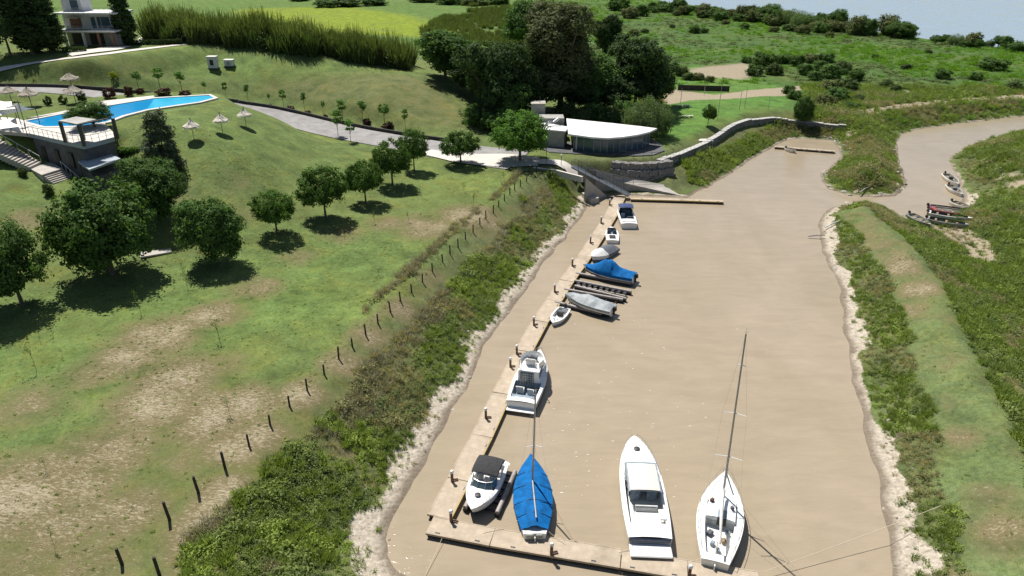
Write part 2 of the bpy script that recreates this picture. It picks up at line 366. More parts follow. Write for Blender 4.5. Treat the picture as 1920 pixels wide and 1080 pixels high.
quads = np.stack([idx[:-1, :-1], idx[:-1, 1:], idx[1:, 1:], idx[1:, :-1]], -1).reshape(-1, 4)
me.vertices.add(nv); me.vertices.foreach_set('co', co.ravel())
me.loops.add(quads.size); me.loops.foreach_set('vertex_index', quads.ravel())
me.polygons.add(len(quads)); me.polygons.foreach_set('loop_start', np.arange(0, quads.size, 4)); me.polygons.foreach_set('loop_total', np.full(len(quads), 4))
me.polygons.foreach_set('use_smooth', np.ones(len(quads), bool)); me.update(calc_edges=True)
def attr(name, arr3):
    a = me.color_attributes.new(name, 'FLOAT_COLOR', 'POINT'); a.data.foreach_set('color', np.concatenate([arr3.reshape(-1, 3), np.ones((nv, 1))], 1).ravel())
attr('base', np.clip(col, 0, 1)); attr('mask', np.stack([np.clip(dry, 0, 1), mud, np.clip(dirt, 0, 1)], -1)); attr('wet', np.stack([wet, rough, lev], -1))

def ground_material():
    m, n, out = newmat('ground'); p = NN(n, 'ShaderNodeBsdfPrincipled'); L = n.links.new
    g = NN(n, 'ShaderNodeNewGeometry'); pos = g.outputs['Position']
    def noise(sc, det=5.0, ro=0.6, dist=0.0):
        t = NN(n, 'ShaderNodeTexNoise', i_Scale=sc, i_Detail=det, i_Roughness=ro, i_Distortion=dist); L(pos, t.inputs['Vector']); return t.outputs[0]
    def at(nm): return NN(n, 'ShaderNodeAttribute', attribute_name=nm)
    base = at('base').outputs['Color']; mk = NN(n, 'ShaderNodeSeparateColor'); L(at('mask').outputs['Color'], mk.inputs[0])
    wt = NN(n, 'ShaderNodeSeparateColor'); L(at('wet').outputs['Color'], wt.inputs[0])
    def math_(op, a, b=0.0):
        t = NN(n, 'ShaderNodeMath', operation=op)
        for i, v in enumerate((a, b)):
            if isinstance(v, bpy.types.NodeSocket): L(v, t.inputs[i])
            else: t.inputs[i].default_value = v
        return t.outputs[0]
    n1 = noise(0.35, 6, .65, .4); n2 = noise(2.6, 6, .7, .3); n3 = noise(14.0, 4, .7); n4 = noise(0.07, 3, .5)
    r1 = ramp(n, [(0.28, 0.58), (0.72, 1.40)]); L(n1, r1.inputs[0]); r2 = ramp(n, [(0.25, 0.5), (0.75, 1.5)]); L(n2, r2.inputs[0]); r3 = ramp(n, [(0.2, 0.62), (0.8, 1.38)]); L(n3, r3.inputs[0])
    c = mixc(n, base, r1.outputs[0], 1.0, 'MULTIPLY'); c = mixc(n, c, r2.outputs[0], 0.75, 'MULTIPLY'); c = mixc(n, c, r3.outputs[0], 1.0, 'MULTIPLY')
    # yellowish drift
    ry = ramp(n, [(0.45, 0.0), (0.7, 0.35)]); L(n4, ry.inputs[0]); c = mixc(n, c, (0.15, 0.16, 0.045), ry.outputs[0])
    n5 = noise(0.9, 5, .6, .8); rb_ = ramp(n, [(0.35, 0.0), (0.65, 0.55)]); L(n5, rb_.inputs[0]); c = mixc(n, c, mixc(n, c, (0.93, 1.02, 1.3), 1.0, 'MULTIPLY'), rb_.outputs[0])
    n6 = noise(0.22, 4, .6, 1.0); rg_ = ramp(n, [(0.5, 0.0), (0.68, 0.5)]); L(n6, rg_.inputs[0]); c = mixc(n, c, mixc(n, c, (1.45, 1.12, 0.9), 1.0, 'MULTIPLY'), rg_.outputs[0])
    # brown thatch then straw flecks
    d1 = math_('ADD', math_('MULTIPLY', mk.outputs[0], 1.05), math_('MULTIPLY', math_('SUBTRACT', n1, 0.5), 1.1))
    rd = ramp(n, [(0.38, 0.0), (0.8, 0.85)]); L(d1, rd.inputs[0]); c = mixc(n, c, (0.155, 0.122, 0.064), rd.outputs[0])
    c = mixc(n, c, r3.outputs[0], 0.45, 'MULTIPLY')
    st = NN(n, 'ShaderNodeTexNoise', i_Scale=5.0, i_Detail=8.0, i_Roughness=.78, i_Distortion=.9); mp = NN(n, 'ShaderNodeMapping'); mp.inputs['Rotation'].default_value = (0, 0, R(28)); mp.inputs['Scale'].default_value = (0.55, 1.5, 1)
    L(pos, mp.inputs[0]); L(mp.outputs[0], st.inputs['Vector'])
    d2 = math_('ADD', math_('MULTIPLY', mk.outputs[0], 0.30), math_('ADD', math_('MULTIPLY', st.outputs[0], 0.9), math_('MULTIPLY', math_('SUBTRACT', n1, 0.5), 0.25)))
    rs = ramp(n, [(0.69, 0.0), (0.80, 0.85)]); L(d2, rs.inputs[0]); c = mixc(n, c, (0.40, 0.345, 0.25), rs.outputs[0])
    # bare dirt and the stony mud of the shore
    rdi = ramp(n, [(0.35, 0.0), (0.7, 0.95)]); L(math_('ADD', mk.outputs[2], math_('MULTIPLY', math_('SUBTRACT', n2, 0.5), 0.7)), rdi.inputs[0])
    dc = ramp(n, [(0.3, (0.22, 0.175, 0.125)), (0.7, (0.40, 0.335, 0.25))]); L(n2, dc.inputs[0]); c = mixc(n, c, dc.outputs[0], rdi.outputs[0])
    vo = NN(n, 'ShaderNodeTexVoronoi', i_Scale=3.2, i_Randomness=1.0); L(pos, vo.inputs['Vector'])
    mc = ramp(n, [(0.25, (0.23, 0.195, 0.15)), (0.5, (0.40, 0.35, 0.28)), (0.75, (0.56, 0.51, 0.44))]); L(n2, mc.inputs[0])
    vr = ramp(n, [(0.0, 0.5), (0.45, 1.1)]); L(vo.outputs['Distance'], vr.inputs[0]); mc2 = mixc(n, mc.outputs[0], vr.outputs[0], 0.6, 'MULTIPLY'); mc2 = mixc(n, mc2, r3.outputs[0], 0.7, 'MULTIPLY')
    rm = ramp(n, [(0.4, 0.0), (0.62, 1.0)]); L(math_('ADD', mk.outputs[1], math_('MULTIPLY', math_('SUBTRACT', n2, 0.5), 0.9)), rm.inputs[0]); c = mixc(n, c, mc2, rm.outputs[0])
    c = mixc(n, c, (0.13, 0.10, 0.07), math_('MULTIPLY', wt.outputs[0], 0.8))
    L(c, p.inputs['Base Color']); p.inputs['Roughness'].default_value = 0.95; p.inputs['Specular IOR Level'].default_value = 0.15
    hgt = math_('ADD', math_('MULTIPLY', n3, 0.35), math_('ADD', n2, math_('MULTIPLY', math_('MULTIPLY', vo.outputs['Distance'], mk.outputs[1]), 0.8)))
    b = NN(n, 'ShaderNodeBump', i_Strength=0.5, i_Distance=0.16); L(hgt, b.inputs['Height']); L(b.outputs[0], p.inputs['Normal'])
    L(p.outputs[0], out.inputs[0]); return m
me.materials.append(ground_material())
ground = bpy.data.objects.new('ground', me); C.objects.link(ground); tag(ground, kind='structure', label='grassy ground with lawns, banks and marsh')

def water_material(name, c1, c2, rough, bump_s):
    m, n, out = newmat(name); p = NN(n, 'ShaderNodeBsdfPrincipled'); L = n.links.new; g = NN(n, 'ShaderNodeNewGeometry')
    def mapped(sx, sy, rot):
        mp = NN(n, 'ShaderNodeMapping'); mp.inputs['Scale'].default_value = (sx, sy, 1); mp.inputs['Rotation'].default_value = (0, 0, R(rot)); L(g.outputs['Position'], mp.inputs[0]); return mp.outputs[0]
    t = NN(n, 'ShaderNodeTexNoise', i_Scale=0.05, i_Detail=6.0, i_Roughness=.6, i_Distortion=1.2); L(mapped(1.6, .8, 20), t.inputs['Vector'])
    r = ramp(n, [(0.3, c1), (0.7, c2)]); L(t.outputs[0], r.inputs[0])
    t2 = NN(n, 'ShaderNodeTexNoise', i_Scale=0.5, i_Detail=5.0, i_Roughness=.6, i_Distortion=.6); L(mapped(.5, 1.6, 14), t2.inputs['Vector']); r2 = ramp(n, [(0.3, .93), (0.7, 1.06)]); L(t2.outputs[0], r2.inputs[0])
    L(mixc(n, r.outputs[0], r2.outputs[0], 1.0, 'MULTIPLY'), p.inputs['Base Color'])
    b1 = NN(n, 'ShaderNodeTexNoise', i_Scale=1.1, i_Detail=5.0, i_Roughness=.6, i_Distortion=.3); L(mapped(.8, 2.6, 12), b1.inputs['Vector'])
    rr2 = ramp(n, [(0.35, rough * .5), (0.7, rough * 1.8)]); L(t.outputs[0], rr2.inputs[0]); L(rr2.outputs[0], p.inputs['Roughness'])
    b = NN(n, 'ShaderNodeBump', i_Strength=bump_s, i_Distance=0.12); L(b1.outputs[0], b.inputs['Height']); L(b.outputs[0], p.inputs['Normal']); p.inputs['IOR'].default_value = 1.33
    L(p.outputs[0], out.inputs[0]); return m
M = {}
M['water'] = water_material('muddy_water', (0.300, 0.247, 0.170), (0.345, 0.282, 0.207), 0.10, 0.28)
M['river'] = water_material('river_water', (0.23, 0.30, 0.37), (0.26, 0.33, 0.40), 0.2, 0.22)  # blue of the reflected sky is put into the base colour
def sheet(name, poly, z, mat, label):
    b = bmesh.new(); vsx = [b.verts.new((p[0], p[1], z)) for p in poly]; f = b.faces.new(vsx); 
    if f.normal.z < 0: f.normal_flip()
    f.normal_update()
    if f.normal.z < 0: f.normal_flip()
    m_ = bpy.data.meshes.new(name); b.to_mesh(m_); b.free(); m_.materials.append(mat)
    o = bpy.data.objects.new(name, m_); C.objects.link(o); return tag(o, kind='structure', label=label)
sheet('basin_water', [(-40, 26), (140, 26), (220, 200), (20, 200)], 0.0, M['water'], 'muddy brown water of the mooring basin and creek')
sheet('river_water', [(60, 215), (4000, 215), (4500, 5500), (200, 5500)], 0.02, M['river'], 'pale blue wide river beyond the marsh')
# ------------------------------------------------------------------ foliage
def leaf_material(name, colr, trans=0.25, var=0.35):
    m, n, out = newmat(name); L = n.links.new
    a = NN(n, 'ShaderNodeAttribute', attribute_name='tint'); oi = NN(n, 'ShaderNodeObjectInfo')
    lo = tuple(c * (1 - var) for c in colr); hi = (min(1, colr[0] * (1 + var * 1.15)), min(1, colr[1] * (1 + var)), colr[2] * (1 + var * 0.6))
    r = ramp(n, [(0.0, lo), (1.0, hi)]); L(a.outputs['Fac'], r.inputs[0])
    hs = NN(n, 'ShaderNodeHueSaturation'); L(r.outputs[0], hs.inputs['Color'])
    mr = NN(n, 'ShaderNodeMapRange'); mr.inputs['To Min'].default_value = 0.84; mr.inputs['To Max'].default_value = 1.16; L(oi.outputs['Random'], mr.inputs[0]); L(mr.outputs[0], hs.inputs['Value'])
    d = NN(n, 'ShaderNodeBsdfPrincipled', i_Roughness=0.8); d.inputs['Specular IOR Level'].default_value = 0.12; L(hs.outputs[0], d.inputs['Base Color'])
    t = NN(n, 'ShaderNodeBsdfTranslucent'); L(mixc(n, hs.outputs[0], (1.15, 1.3, 0.5), 1.0, 'MULTIPLY'), t.inputs[0])
    mx = NN(n, 'ShaderNodeMixShader'); mx.inputs[0].default_value = trans; L(d.outputs[0], mx.inputs[1]); L(t.outputs[0], mx.inputs[2]); L(mx.outputs[0], out.inputs[0])
    return m
LM = {k: leaf_material('leaf_' + k, c, t) for k, c, t in [
    ('round', (0.081, 0.152, 0.037), 0.32), ('bright', (0.096, 0.194, 0.040), 0.35), ('dark', (0.053, 0.090, 0.034), 0.25), ('euca', (0.093, 0.112, 0.056), 0.25), ('grey', (0.096, 0.124, 0.081), 0.25),
    ('mid', (0.085, 0.155, 0.046), 0.32), ('olive', (0.220, 0.225, 0.105), 0.32), ('willow', (0.132, 0.194, 0.090), 0.38), ('lime', (0.235, 0.315, 0.075), 0.40), ('weed', (0.215, 0.275, 0.090), 0.40), ('weeddark', (0.130, 0.180, 0.065), 0.35),
    ('marsh', (0.110, 0.236, 0.041), 0.40), ('marsh2', (0.154, 0.283, 0.048), 0.40), ('cane', (0.118, 0.148, 0.063), 0.40), ('dry', (0.44, 0.38, 0.25), 0.30), ('twig', (0.36, 0.33, 0.285), 0.20), ('redleaf', (0.085, 0.046, 0.040), 0.25), ('young', (0.109, 0.209, 0.062), 0.40), ('lawna', (0.150, 0.215, 0.060), .45), ('lawnb', (0.21, 0.20, 0.085), .45), ('bushb', (0.125, 0.150, 0.060), .25), ('bushc', (0.080, 0.118, 0.044), .25), ('yellow', (0.310, 0.357, 0.031), 0.40)]}
BARK = simple('bark', (0.13, 0.10, 0.075), 0.9, 0.35, 6.0, 0.5)

def quad_mesh(name, c, nrm, size, asp, tint, mat, rng, updir=None):
    """diamond leaf quads: centre, normal, half size"""
    n = len(c); c = np.asarray(c); nrm = nrm / (np.linalg.norm(nrm, axis=1, keepdims=True) + 1e-9)
    rv = rng.normal(size=(n, 3)) if updir is None else np.tile(np.array(updir, float), (n, 1)) + rng.normal(size=(n, 3)) * 0.25
    u = np.cross(nrm, rv); u /= (np.linalg.norm(u, axis=1, keepdims=True) + 1e-9); v = np.cross(nrm, u)
    s_ = np.asarray(size).reshape(-1, 1); V = np.empty((n, 4, 3))
    bend = nrm * s_ * 0.25
    V[:, 0] = c - u * s_ * asp; V[:, 1] = c - v * s_ - bend; V[:, 2] = c + u * s_ * asp; V[:, 3] = c + v * s_ - bend
    me_ = bpy.data.meshes.new(name); me_.vertices.add(n * 4); me_.vertices.foreach_set('co', V.ravel())
    me_.loops.add(n * 4); me_.loops.foreach_set('vertex_index', np.arange(n * 4)); me_.polygons.add(n)
    me_.polygons.foreach_set('loop_start', np.arange(0, n * 4, 4)); me_.polygons.foreach_set('loop_total', np.full(n, 4)); me_.update(calc_edges=True)
    a = me_.attributes.new('tint', 'FLOAT', 'POINT'); a.data.foreach_set('value', np.repeat(np.clip(tint, 0, 1), 4))
    me_.materials.append(mat); return me_
def sph(rng, n):
    d = rng.normal(size=(n, 3)); return d / np.linalg.norm(d, axis=1, keepdims=True)
def crown_cloud(rng, lobes, nclump, per, cr, leaf, shell=0.55, flat=-0.55, lump=0.3, droop=0.0):
    """leaf clumps over several ellipsoid lobes [(cx,cy,cz,rx,ry,rz)]"""
    vol = np.array([l[3] * l[4] + l[4] * l[5] + l[3] * l[5] for l in lobes]); share = np.maximum(1, (nclump * vol / vol.sum()).astype(int))
    P = []; Nn = []; Tt = []
    for l, k in zip(lobes, share):
        d = sph(rng, k); d[:, 2] = np.where(d[:, 2] < flat, flat + rng.random(k) * 0.2, d[:, 2])
        ph = rng.random(3) * 7
        lm = 1 - lump / 2 + lump * (0.5 + 0.5 * np.sin(d[:, 0] * 5.1 + ph[0]) * np.sin(d[:, 1] * 4.7 + ph[1]) * np.cos(d[:, 2] * 4.3 + ph[2])) + rng.normal(size=k) * 0.06
        r = (shell + (1 - shell) * rng.random(k) ** 0.45) * lm
        cc = np.array(l[:3]) + d * r[:, None] * np.array(l[3:6])
        base_t = rng.random(k) * 0.5
        for i in range(k):
            m = max(4, int(per * (0.6 + 0.8 * rng.random()))); e = sph(rng, m); rr = rng.random(m) ** 0.5
            sc = cr * (0.7 + 0.6 * rng.random()); q = cc[i] + e * (rr * sc)[:, None] * np.array([1, 1, 0.75])
            if droop: q[:, 2] -= droop * rng.random(m) ** 2
            P.append(q); Nn.append(0.65 * e + 0.55 * d[i] + np.array([0, 0, 0.25]) + 0.45 * rng.normal(size=(m, 3))); Tt.append(base_t[i] + 0.5 * rng.random(m))
    P = np.concatenate(P); return P, np.concatenate(Nn), leaf * (0.65 + 0.7 * rng.random(len(P))), np.concatenate(Tt)
def trunk_mb(rng, h0, r0, tips, lean=0.0):
    mb = MB(); top = Vector((lean, 0, h0)); pts = [Vector((0, 0, -0.25)), Vector((lean * .2, 0.02, h0 * .4)), top]
    mb.path(pts, r0, 7, r0 * 0.62)
    for t in tips:
        t = Vector(t); mid = top.lerp(t, 0.5) + Vector((rng.normal() * .1, rng.normal() * .1, 0.15)); mb.path([top - Vector((0, 0, .15)), mid, t], r0 * 0.45, 5, r0 * 0.12)
    return mb
# --- prototypes: (trunk mesh, crown mesh, width, height) at real size
PROTO = {}
def proto(key, lobes, nclump, per, cr, leaf, mat, h0, r0, w_, h_, seed, asp=0.62, ntips=6, **kw):
    rng = np.random.default_rng(seed); P, Nn, sz, tt = crown_cloud(rng, lobes, nclump, per, cr, leaf, **kw)
    cm = quad_mesh('crown', P, Nn, sz, asp, tt, LM[mat], rng)
    tips = [np.array(l[:3]) + sph(rng, 1)[0] * 0.55 * np.array(l[3:6]) for l in (lobes * ntips)[:max(ntips, len(lobes))]]
    o = trunk_mb(rng, h0, r0, tips).build('trunk', BARK); tm = o.data; bpy.data.objects.remove(o)
    PROTO[key] = (tm, cm, w_, h_)
for i in range(4):     # clipped-looking round lawn trees
    q = random.Random(i); proto('round%d' % i, [(0, 0, 3.55, 2.95, 2.85, 2.25), (q.uniform(-.5, .5), q.uniform(-.5, .5), 3.0, 2.75, 2.7, 1.6)], 290, 46, 0.52, 0.115, 'round', 1.7, 0.17, 6.2, 5.7, 10 + i, flat=-0.45, lump=0.14, shell=0.66)
for i in range(3):     # looser broad trees
    q = random.Random(40 + i); lob = [(0, 0, 4.1, 3.4, 3.3, 3.1)] + [(q.uniform(-2.2, 2.2), q.uniform(-2.2, 2.2), q.uniform(2.0, 5.6), 1.9, 1.9, 1.5) for _ in range(7)]
    proto('broad%d' % i, lob, 560, 42, 0.66, 0.14, 'mid', 1.3, 0.24, 8.0, 7.3, 50 + i, lump=0.35)
proto('brightround', [(0, 0, 4.0, 3.4, 3.3, 2.9), (.6, 0, 3.4, 3.1, 3.0, 2.2)], 420, 46, 0.56, 0.125, 'bright', 1.6, 0.22, 7.2, 6.9, 70, flat=-.6, lump=0.2, shell=0.65)
for i, mt in enumerate(('dark', 'dark', 'mid')):   # wood trees
    q = random.Random(80 + i); lob = [(0, 0, 7, 3.6, 3.6, 4.6)] + [(q.uniform(-3, 3), q.uniform(-3, 3), q.uniform(3.2, 10), 2.3, 2.3, 2.1) for _ in range(9)]
    proto('wood%d' % i, lob, 560, 40, 0.95, 0.21, mt, 3.0, 0.34, 10.5, 12.2, 90 + i, lump=0.4, flat=-.8)
q = random.Random(5); proto('euca', [(0, 0, 13, 3.8, 3.6, 8.0)] + [(q.uniform(-3.4, 3.4), q.uniform(-3, 3), q.uniform(6, 19), 2.4, 2.4, 2.6) for _ in range(14)], 950, 40, 1.0, 0.21, 'euca', 5.0, 0.55, 12.0, 22.0, 101, lump=0.5, flat=-.9, ntips=14, droop=.7)
proto('poplar', [(0, 0, 8, 1.7, 1.7, 7.4), (0.2, 0.1, 5, 1.9, 1.9, 4.6), (0, 0, 12, 1.2, 1.2, 4)], 480, 40, 0.6, 0.17, 'dark', 2.2, 0.26, 3.9, 16.2, 110, lump=0.25, flat=-1, shell=0.5)
proto('spruce', [(0, 0, 1.6, 2.0, 1.9, 1.5), (0.2, 0, 3.2, 1.6, 1.5, 1.5), (-.25, 0, 4.9, 1.25, 1.2, 1.4), (-.1, 0, 6.4, 0.9, .9, 1.1)], 260, 44, 0.5, 0.12, 'grey', 1.2, 0.16, 4.2, 7.4, 120, lump=0.35)
rngw = np.random.default_rng(7)
proto('willow', [(0, 0, 3.6, 3.6, 3.4, 2.6)] + [(2.6 * math.cos(a), 2.6 * math.sin(a), 2.6, 1.5, 1.5, 1.9) for a in np.linspace(0, 5.6, 8)], 480, 40, 0.6, 0.15, 'willow', 1.8, 0.26, 8.4, 6.4, 130, asp=0.32, droop=1.6)
for i, mt in enumerate(('mid', 'bushb', 'bushc')):     # bushes to the ground
    q = random.Random(140 + i); proto('bush%d' % i, [(0, 0, 0.95, 1.35, 1.3, 1.05)] + [(q.uniform(-.8, .8), q.uniform(-.8, .8), q.uniform(.5, 1.5), .8, .8, .7) for _ in range(4)], 130, 36, 0.40, 0.105, mt, 0.4, 0.06, 3.1, 2.3, 150 + i, lump=0.4, flat=-.85)
proto('redbush', [(0, 0, 0.75, 0.85, 0.85, 0.75)], 55, 28, 0.26, 0.10, 'redleaf', 0.35, 0.04, 1.8, 1.6, 160, flat=-.85)
proto('roundbush', [(0, 0, 0.75, 0.85, 0.85, 0.78)], 60, 30, 0.24, 0.10, 'dark', 0.35, 0.04, 1.8, 1.6, 161, flat=-.85, shell=.7)
for i in range(3):
    q = random.Random(170 + i); proto('young%d' % i, [(0, 0, 2.35, 0.75, 0.7, 0.95)] + [(q.uniform(-.5, .5), q.uniform(-.4, .4), q.uniform(1.7, 3), .42, .42, .4) for _ in range(3)], 34, 20, 0.30, 0.11, 'young', 1.3, 0.045, 1.9, 3.4, 175 + i, lump=.5)
for i in range(3):
    q = random.Random(180 + i); proto('sapling%d' % i, [(q.uniform(-.3, .3), q.uniform(-.3, .3), q.uniform(1.2, 1.7), .34, .34, .3) for _ in range(4)], 13, 6, 0.2, 0.055, 'young' if i else 'olive', 1.0, 0.022, 1.1, 1.8, 185 + i, lump=.6)
proto('yellowbush', [(0, 0, .8, .9, .9, .7)], 40, 24, .3, .1, 'yellow', .3, .04, 1.9, 1.6, 199)

def plant(key, name, label, cat, px, py, w_px=None, top_py=None, group=None, rot=None, w_m=None, h_m=None, pos=None, sq=1.0):
    tm, cm, w0, h0 = PROTO[key]; p = T(px, py) if pos is None else np.array(pos); s_ = scale_at(p)
    W = w_m if w_m else w_px * s_
    if h_m: Hh = h_m
    elif top_py is not None:
        d = ray(px, top_py); Hh = CH + d[2] / d[1] * (p[1] + 0.0) - p[2]
    else: Hh = h0 * W / w0
    o = thing(name, label, cat, (p[0], p[1], p[2] - 0.03), rot if rot is not None else random.Random(px * 7 + py).uniform(0, 6.28), group)
    o.scale = (W / w0 * sq, W / w0, max(0.25, Hh / h0))
    for nm, m_ in (('trunk', tm), ('crown', cm)):
        c = bpy.data.objects.new(nm, m_); C.objects.link(c); c.parent = o
    return o

# --- individual trees
ROW = [(975,302,112,209,'brightround','large bright green round tree shading the plaza beside the clubhouse'),
 (864,308,76,247,'round0','round lawn tree in front of the pale road, second in the row from the clubhouse'),
 (777,320,58,243,'round1','narrow round lawn tree beside the road, third in the row from the clubhouse'),
 (736,347,78,264,'round2','round lawn tree, fourth in the row from the clubhouse'),
 (686,380,74,302,'round3','small round lawn tree, fifth in the row from the clubhouse'),
 (611,409,95,314,'round0','wide round lawn tree, sixth in the row from the clubhouse'),
 (520,440,82,358,'round1','round lawn tree, seventh in the row from the clubhouse'),
 (402,492,126,374,'broad0','leafy broad tree on the lawn, eighth in the row from the clubhouse'),
 (212,514,192,340,'broad1','huge dense dark green tree below the stepped terrace stairs'),
 (42,572,150,418,'broad2','large bluish green tree at the lawn edge, partly cut off, beside the huge dense tree'),
 (292,412,132,298,'broad0','wide dark bushy tree on the slope below the bar terrace'),
 (312,328,78,205,'spruce','dark grey-green conifer on the slope below the straw parasols')]
for x, y, wd, tp, k, lb in ROW: plant(k, 'lawn_tree' if k != 'spruce' else 'conifer_tree', lb, 'tree', x, y, wd, tp, 'trees along the lower lawn')
WOOD = [('euca',1050,216,165,-14,'tall dark eucalyptus towering over the wood behind the clubhouse'),
 ('wood0',928,222,125,72,'dark dense tree at the edge of the wood above the hillside'),
 ('wood1',985,222,110,118,'dark tree in the wood just behind the clubhouse tower'),
 ('wood2',1110,208,120,92,'mid green tree in the wood beside the tall eucalyptus'),
 ('wood0',1190,206,135,62,'broad dark tree at the open end of the wood, behind the willow'),
 ('wood1',1150,214,95,138,'low dark tree behind the white clubhouse roof'),
 ('wood1',1140,120,62,24,'small dark tree standing alone beyond the wood'),
 ('wood2',835,150,120,50,'bushy green tree where the cane hedge meets the wood'),
 ('wood0',905,190,80,95,'dark tree in the wood beside the hillside shadow'),
 ('wood2',965,235,70,150,'yellowish-lit tree low in the wood near the hillside'),
 ('wood1',1075,212,100,110,'dark tree in the middle of the wood below the eucalyptus'),

 ('wood1',890,176,95,92,'dark spreading tree at the top corner of the hillside shadow'),
 ('wood0',950,196,110,84,'dark tree in the dense middle of the wood above the road'),
 ('wood1',1015,205,110,60,'dark tree pressed against the eucalyptus trunk'),
 ('wood0',1225,196,80,110,'dark rounded tree ending the wood above the willow'),
 ('wood2',870,140,90,74,'green tree of the wood edge behind the hillside top'),
 ('bush0',930,246,60,206,'low dense bush at the road end of the wood'),
 ('bush2',898,230,50,196,'dark low bush on the shaded hillside below the wood'),
 ('wood2',980,90,90,-6,'olive tree rising behind the wood by the far field')]
for k, x, y, wd, tp, lb in WOOD: plant(k, 'wood_tree', lb, 'tree', x, y, wd, tp, 'trees of the wood behind the clubhouse')
for i_, (x, y, wd, tp) in enumerate([(885,232,52,196),(915,236,60,190),(945,240,56,192),(1090,240,60,196),(1120,236,64,190),(1148,240,58,196),(1170,232,50,186),(1060,232,60,186)]): plant('bush2' if i_ % 2 else 'bush0', 'understory_bush', 'dark understory bush at the foot of the wood trees', 'bush', x, y, wd, tp, 'understory of the wood')
plant('willow', 'willow_tree', 'pale drooping willow at the end of the white clubhouse roof', 'tree', 1214, 256, 98, 174)
plant('round2', 'small_tree', 'small round tree alone on the lawn inside the curved stone wall', 'tree', 1327, 236, 27, 197)
plant('broad1', 'bank_tree', 'dark tree on the creek bank casting a shadow down the slope', 'tree', 1502, 236, 40, 178)
for x, y, wd, tp in [(20,104,78,-30),(62,101,64,-40),(96,97,54,-30),(-30,106,90,-30),(240,84,38,-34)]:
    TL = {20: 'broad dark tree in the clump beside the house, shading the drive', 62: 'tall columnar tree in the middle of the dark clump beside the terraced house', 96: 'columnar dark tree touching the terraced house wall', -30: 'broad dark tree at the outer end of the clump beside the house'}
    if x == 240: plant('poplar', 'poplar_tree', 'single columnar dark poplar beside the terraced house and its pool', 'tree', x, y, wd, tp)
    else: plant('poplar' if x > 50 else 'wood0', 'tall_tree', TL[x], 'tree', x, y, wd, tp, 'tall dark trees beside the terraced house')
plant('broad2', 'terrace_tree', 'flat-topped green tree growing through the pool terrace', 'tree', 178, 240, 82, 190)
# young trees on the hillside and along the road
for i, (x, y, wd, tp) in enumerate([(259,162,22,130),(300,164,28,126),(341,169,25,133),(384,172,11,150),(424,182,12,153),(465,188,14,157),(505,193,7,172),(532,200,16,167),(571,205,14,172),(607,213,9,185),
   (643,226,26,186),(680,226,23,188),(721,232,27,190),(760,240,17,203)]):
    plant('young%d' % (i % 3), 'young_tree', 'slender young tree planted on the hillside along the upper road edge', 'tree', x, y, wd, tp, 'young trees along the road')
for x, y, wd, tp, lb in [(634,255,28,205,'taller young tree on the lawn edge of the road'), (658,266,24,224,'smaller young tree on the lawn edge of the road')]: plant('young1', 'young_tree', lb, 'tree', x, y, wd, tp)
plant('yellowbush', 'yellow_bush', 'small yellow-green bush on the hillside above the pool', 'bush', 214, 147, 15, 134)
for i, (x, y, wd, tp) in enumerate([(207,184,23,162),(243,180,18,160),(308,179,28,164),(348,180,22,168),(264,176,16,164)]): plant('redbush', 'dark_red_bush', 'dark red-leaved bush along the far side of the pool', 'bush', x, y, wd, tp, 'dark red bushes behind the pool')
for x, y, wd, tp in [(92,198,14,180),(119,195,14,178),(155,190,16,172)]: plant('roundbush', 'round_bush', 'small round dark bush between the straw parasols and pool', 'bush', x, y, wd, tp, 'round bushes by the parasols')
for x, y, wd, tp in [(545,206,14,198),(577,215,14,207),(688,234,18,222),(727,242,22,230),(610,222,8,214)]: plant('redbush', 'low_shrub', 'low dark shrub against the kerb wall of the road', 'bush', x, y, wd, tp, 'low shrubs at the road wall')
for x, y, wd, tp, lb in [(45,330,20,312,'pale flowering shrub on the lawn beside the upper stairs'), (92,366,24,342,'dark shrub beside the lower flight of stairs')]: plant('bush2', 'garden_shrub', lb, 'bush', x, y, wd, tp)
for i, (x, y, wd, tp) in enumerate([(412,641,26,594),(264,588,16,540),(350,536,14,490),(68,694,20,636),(237,704,14,684),(430,776,20,742),(468,556,10,536),(533,494,10,468),(647,455,8,438),(702,418,14,396),(766,416,13,394),(870,360,14,342),(888,386,14,356),
   (103,1026,18,984),(86,880,16,856),(710,518,14,500),(730,578,14,560),(806,484,12,468),(100,632,12,612),(52,640,9,628),(76,642,9,628),(118,668,10,650),(945,345,14,318)]):
    plant('sapling%d' % (i % 3), 'lawn_sapling', 'thin newly planted sapling on the patchy lawn', 'sapling', x, y, wd, tp, 'saplings on the lawn')
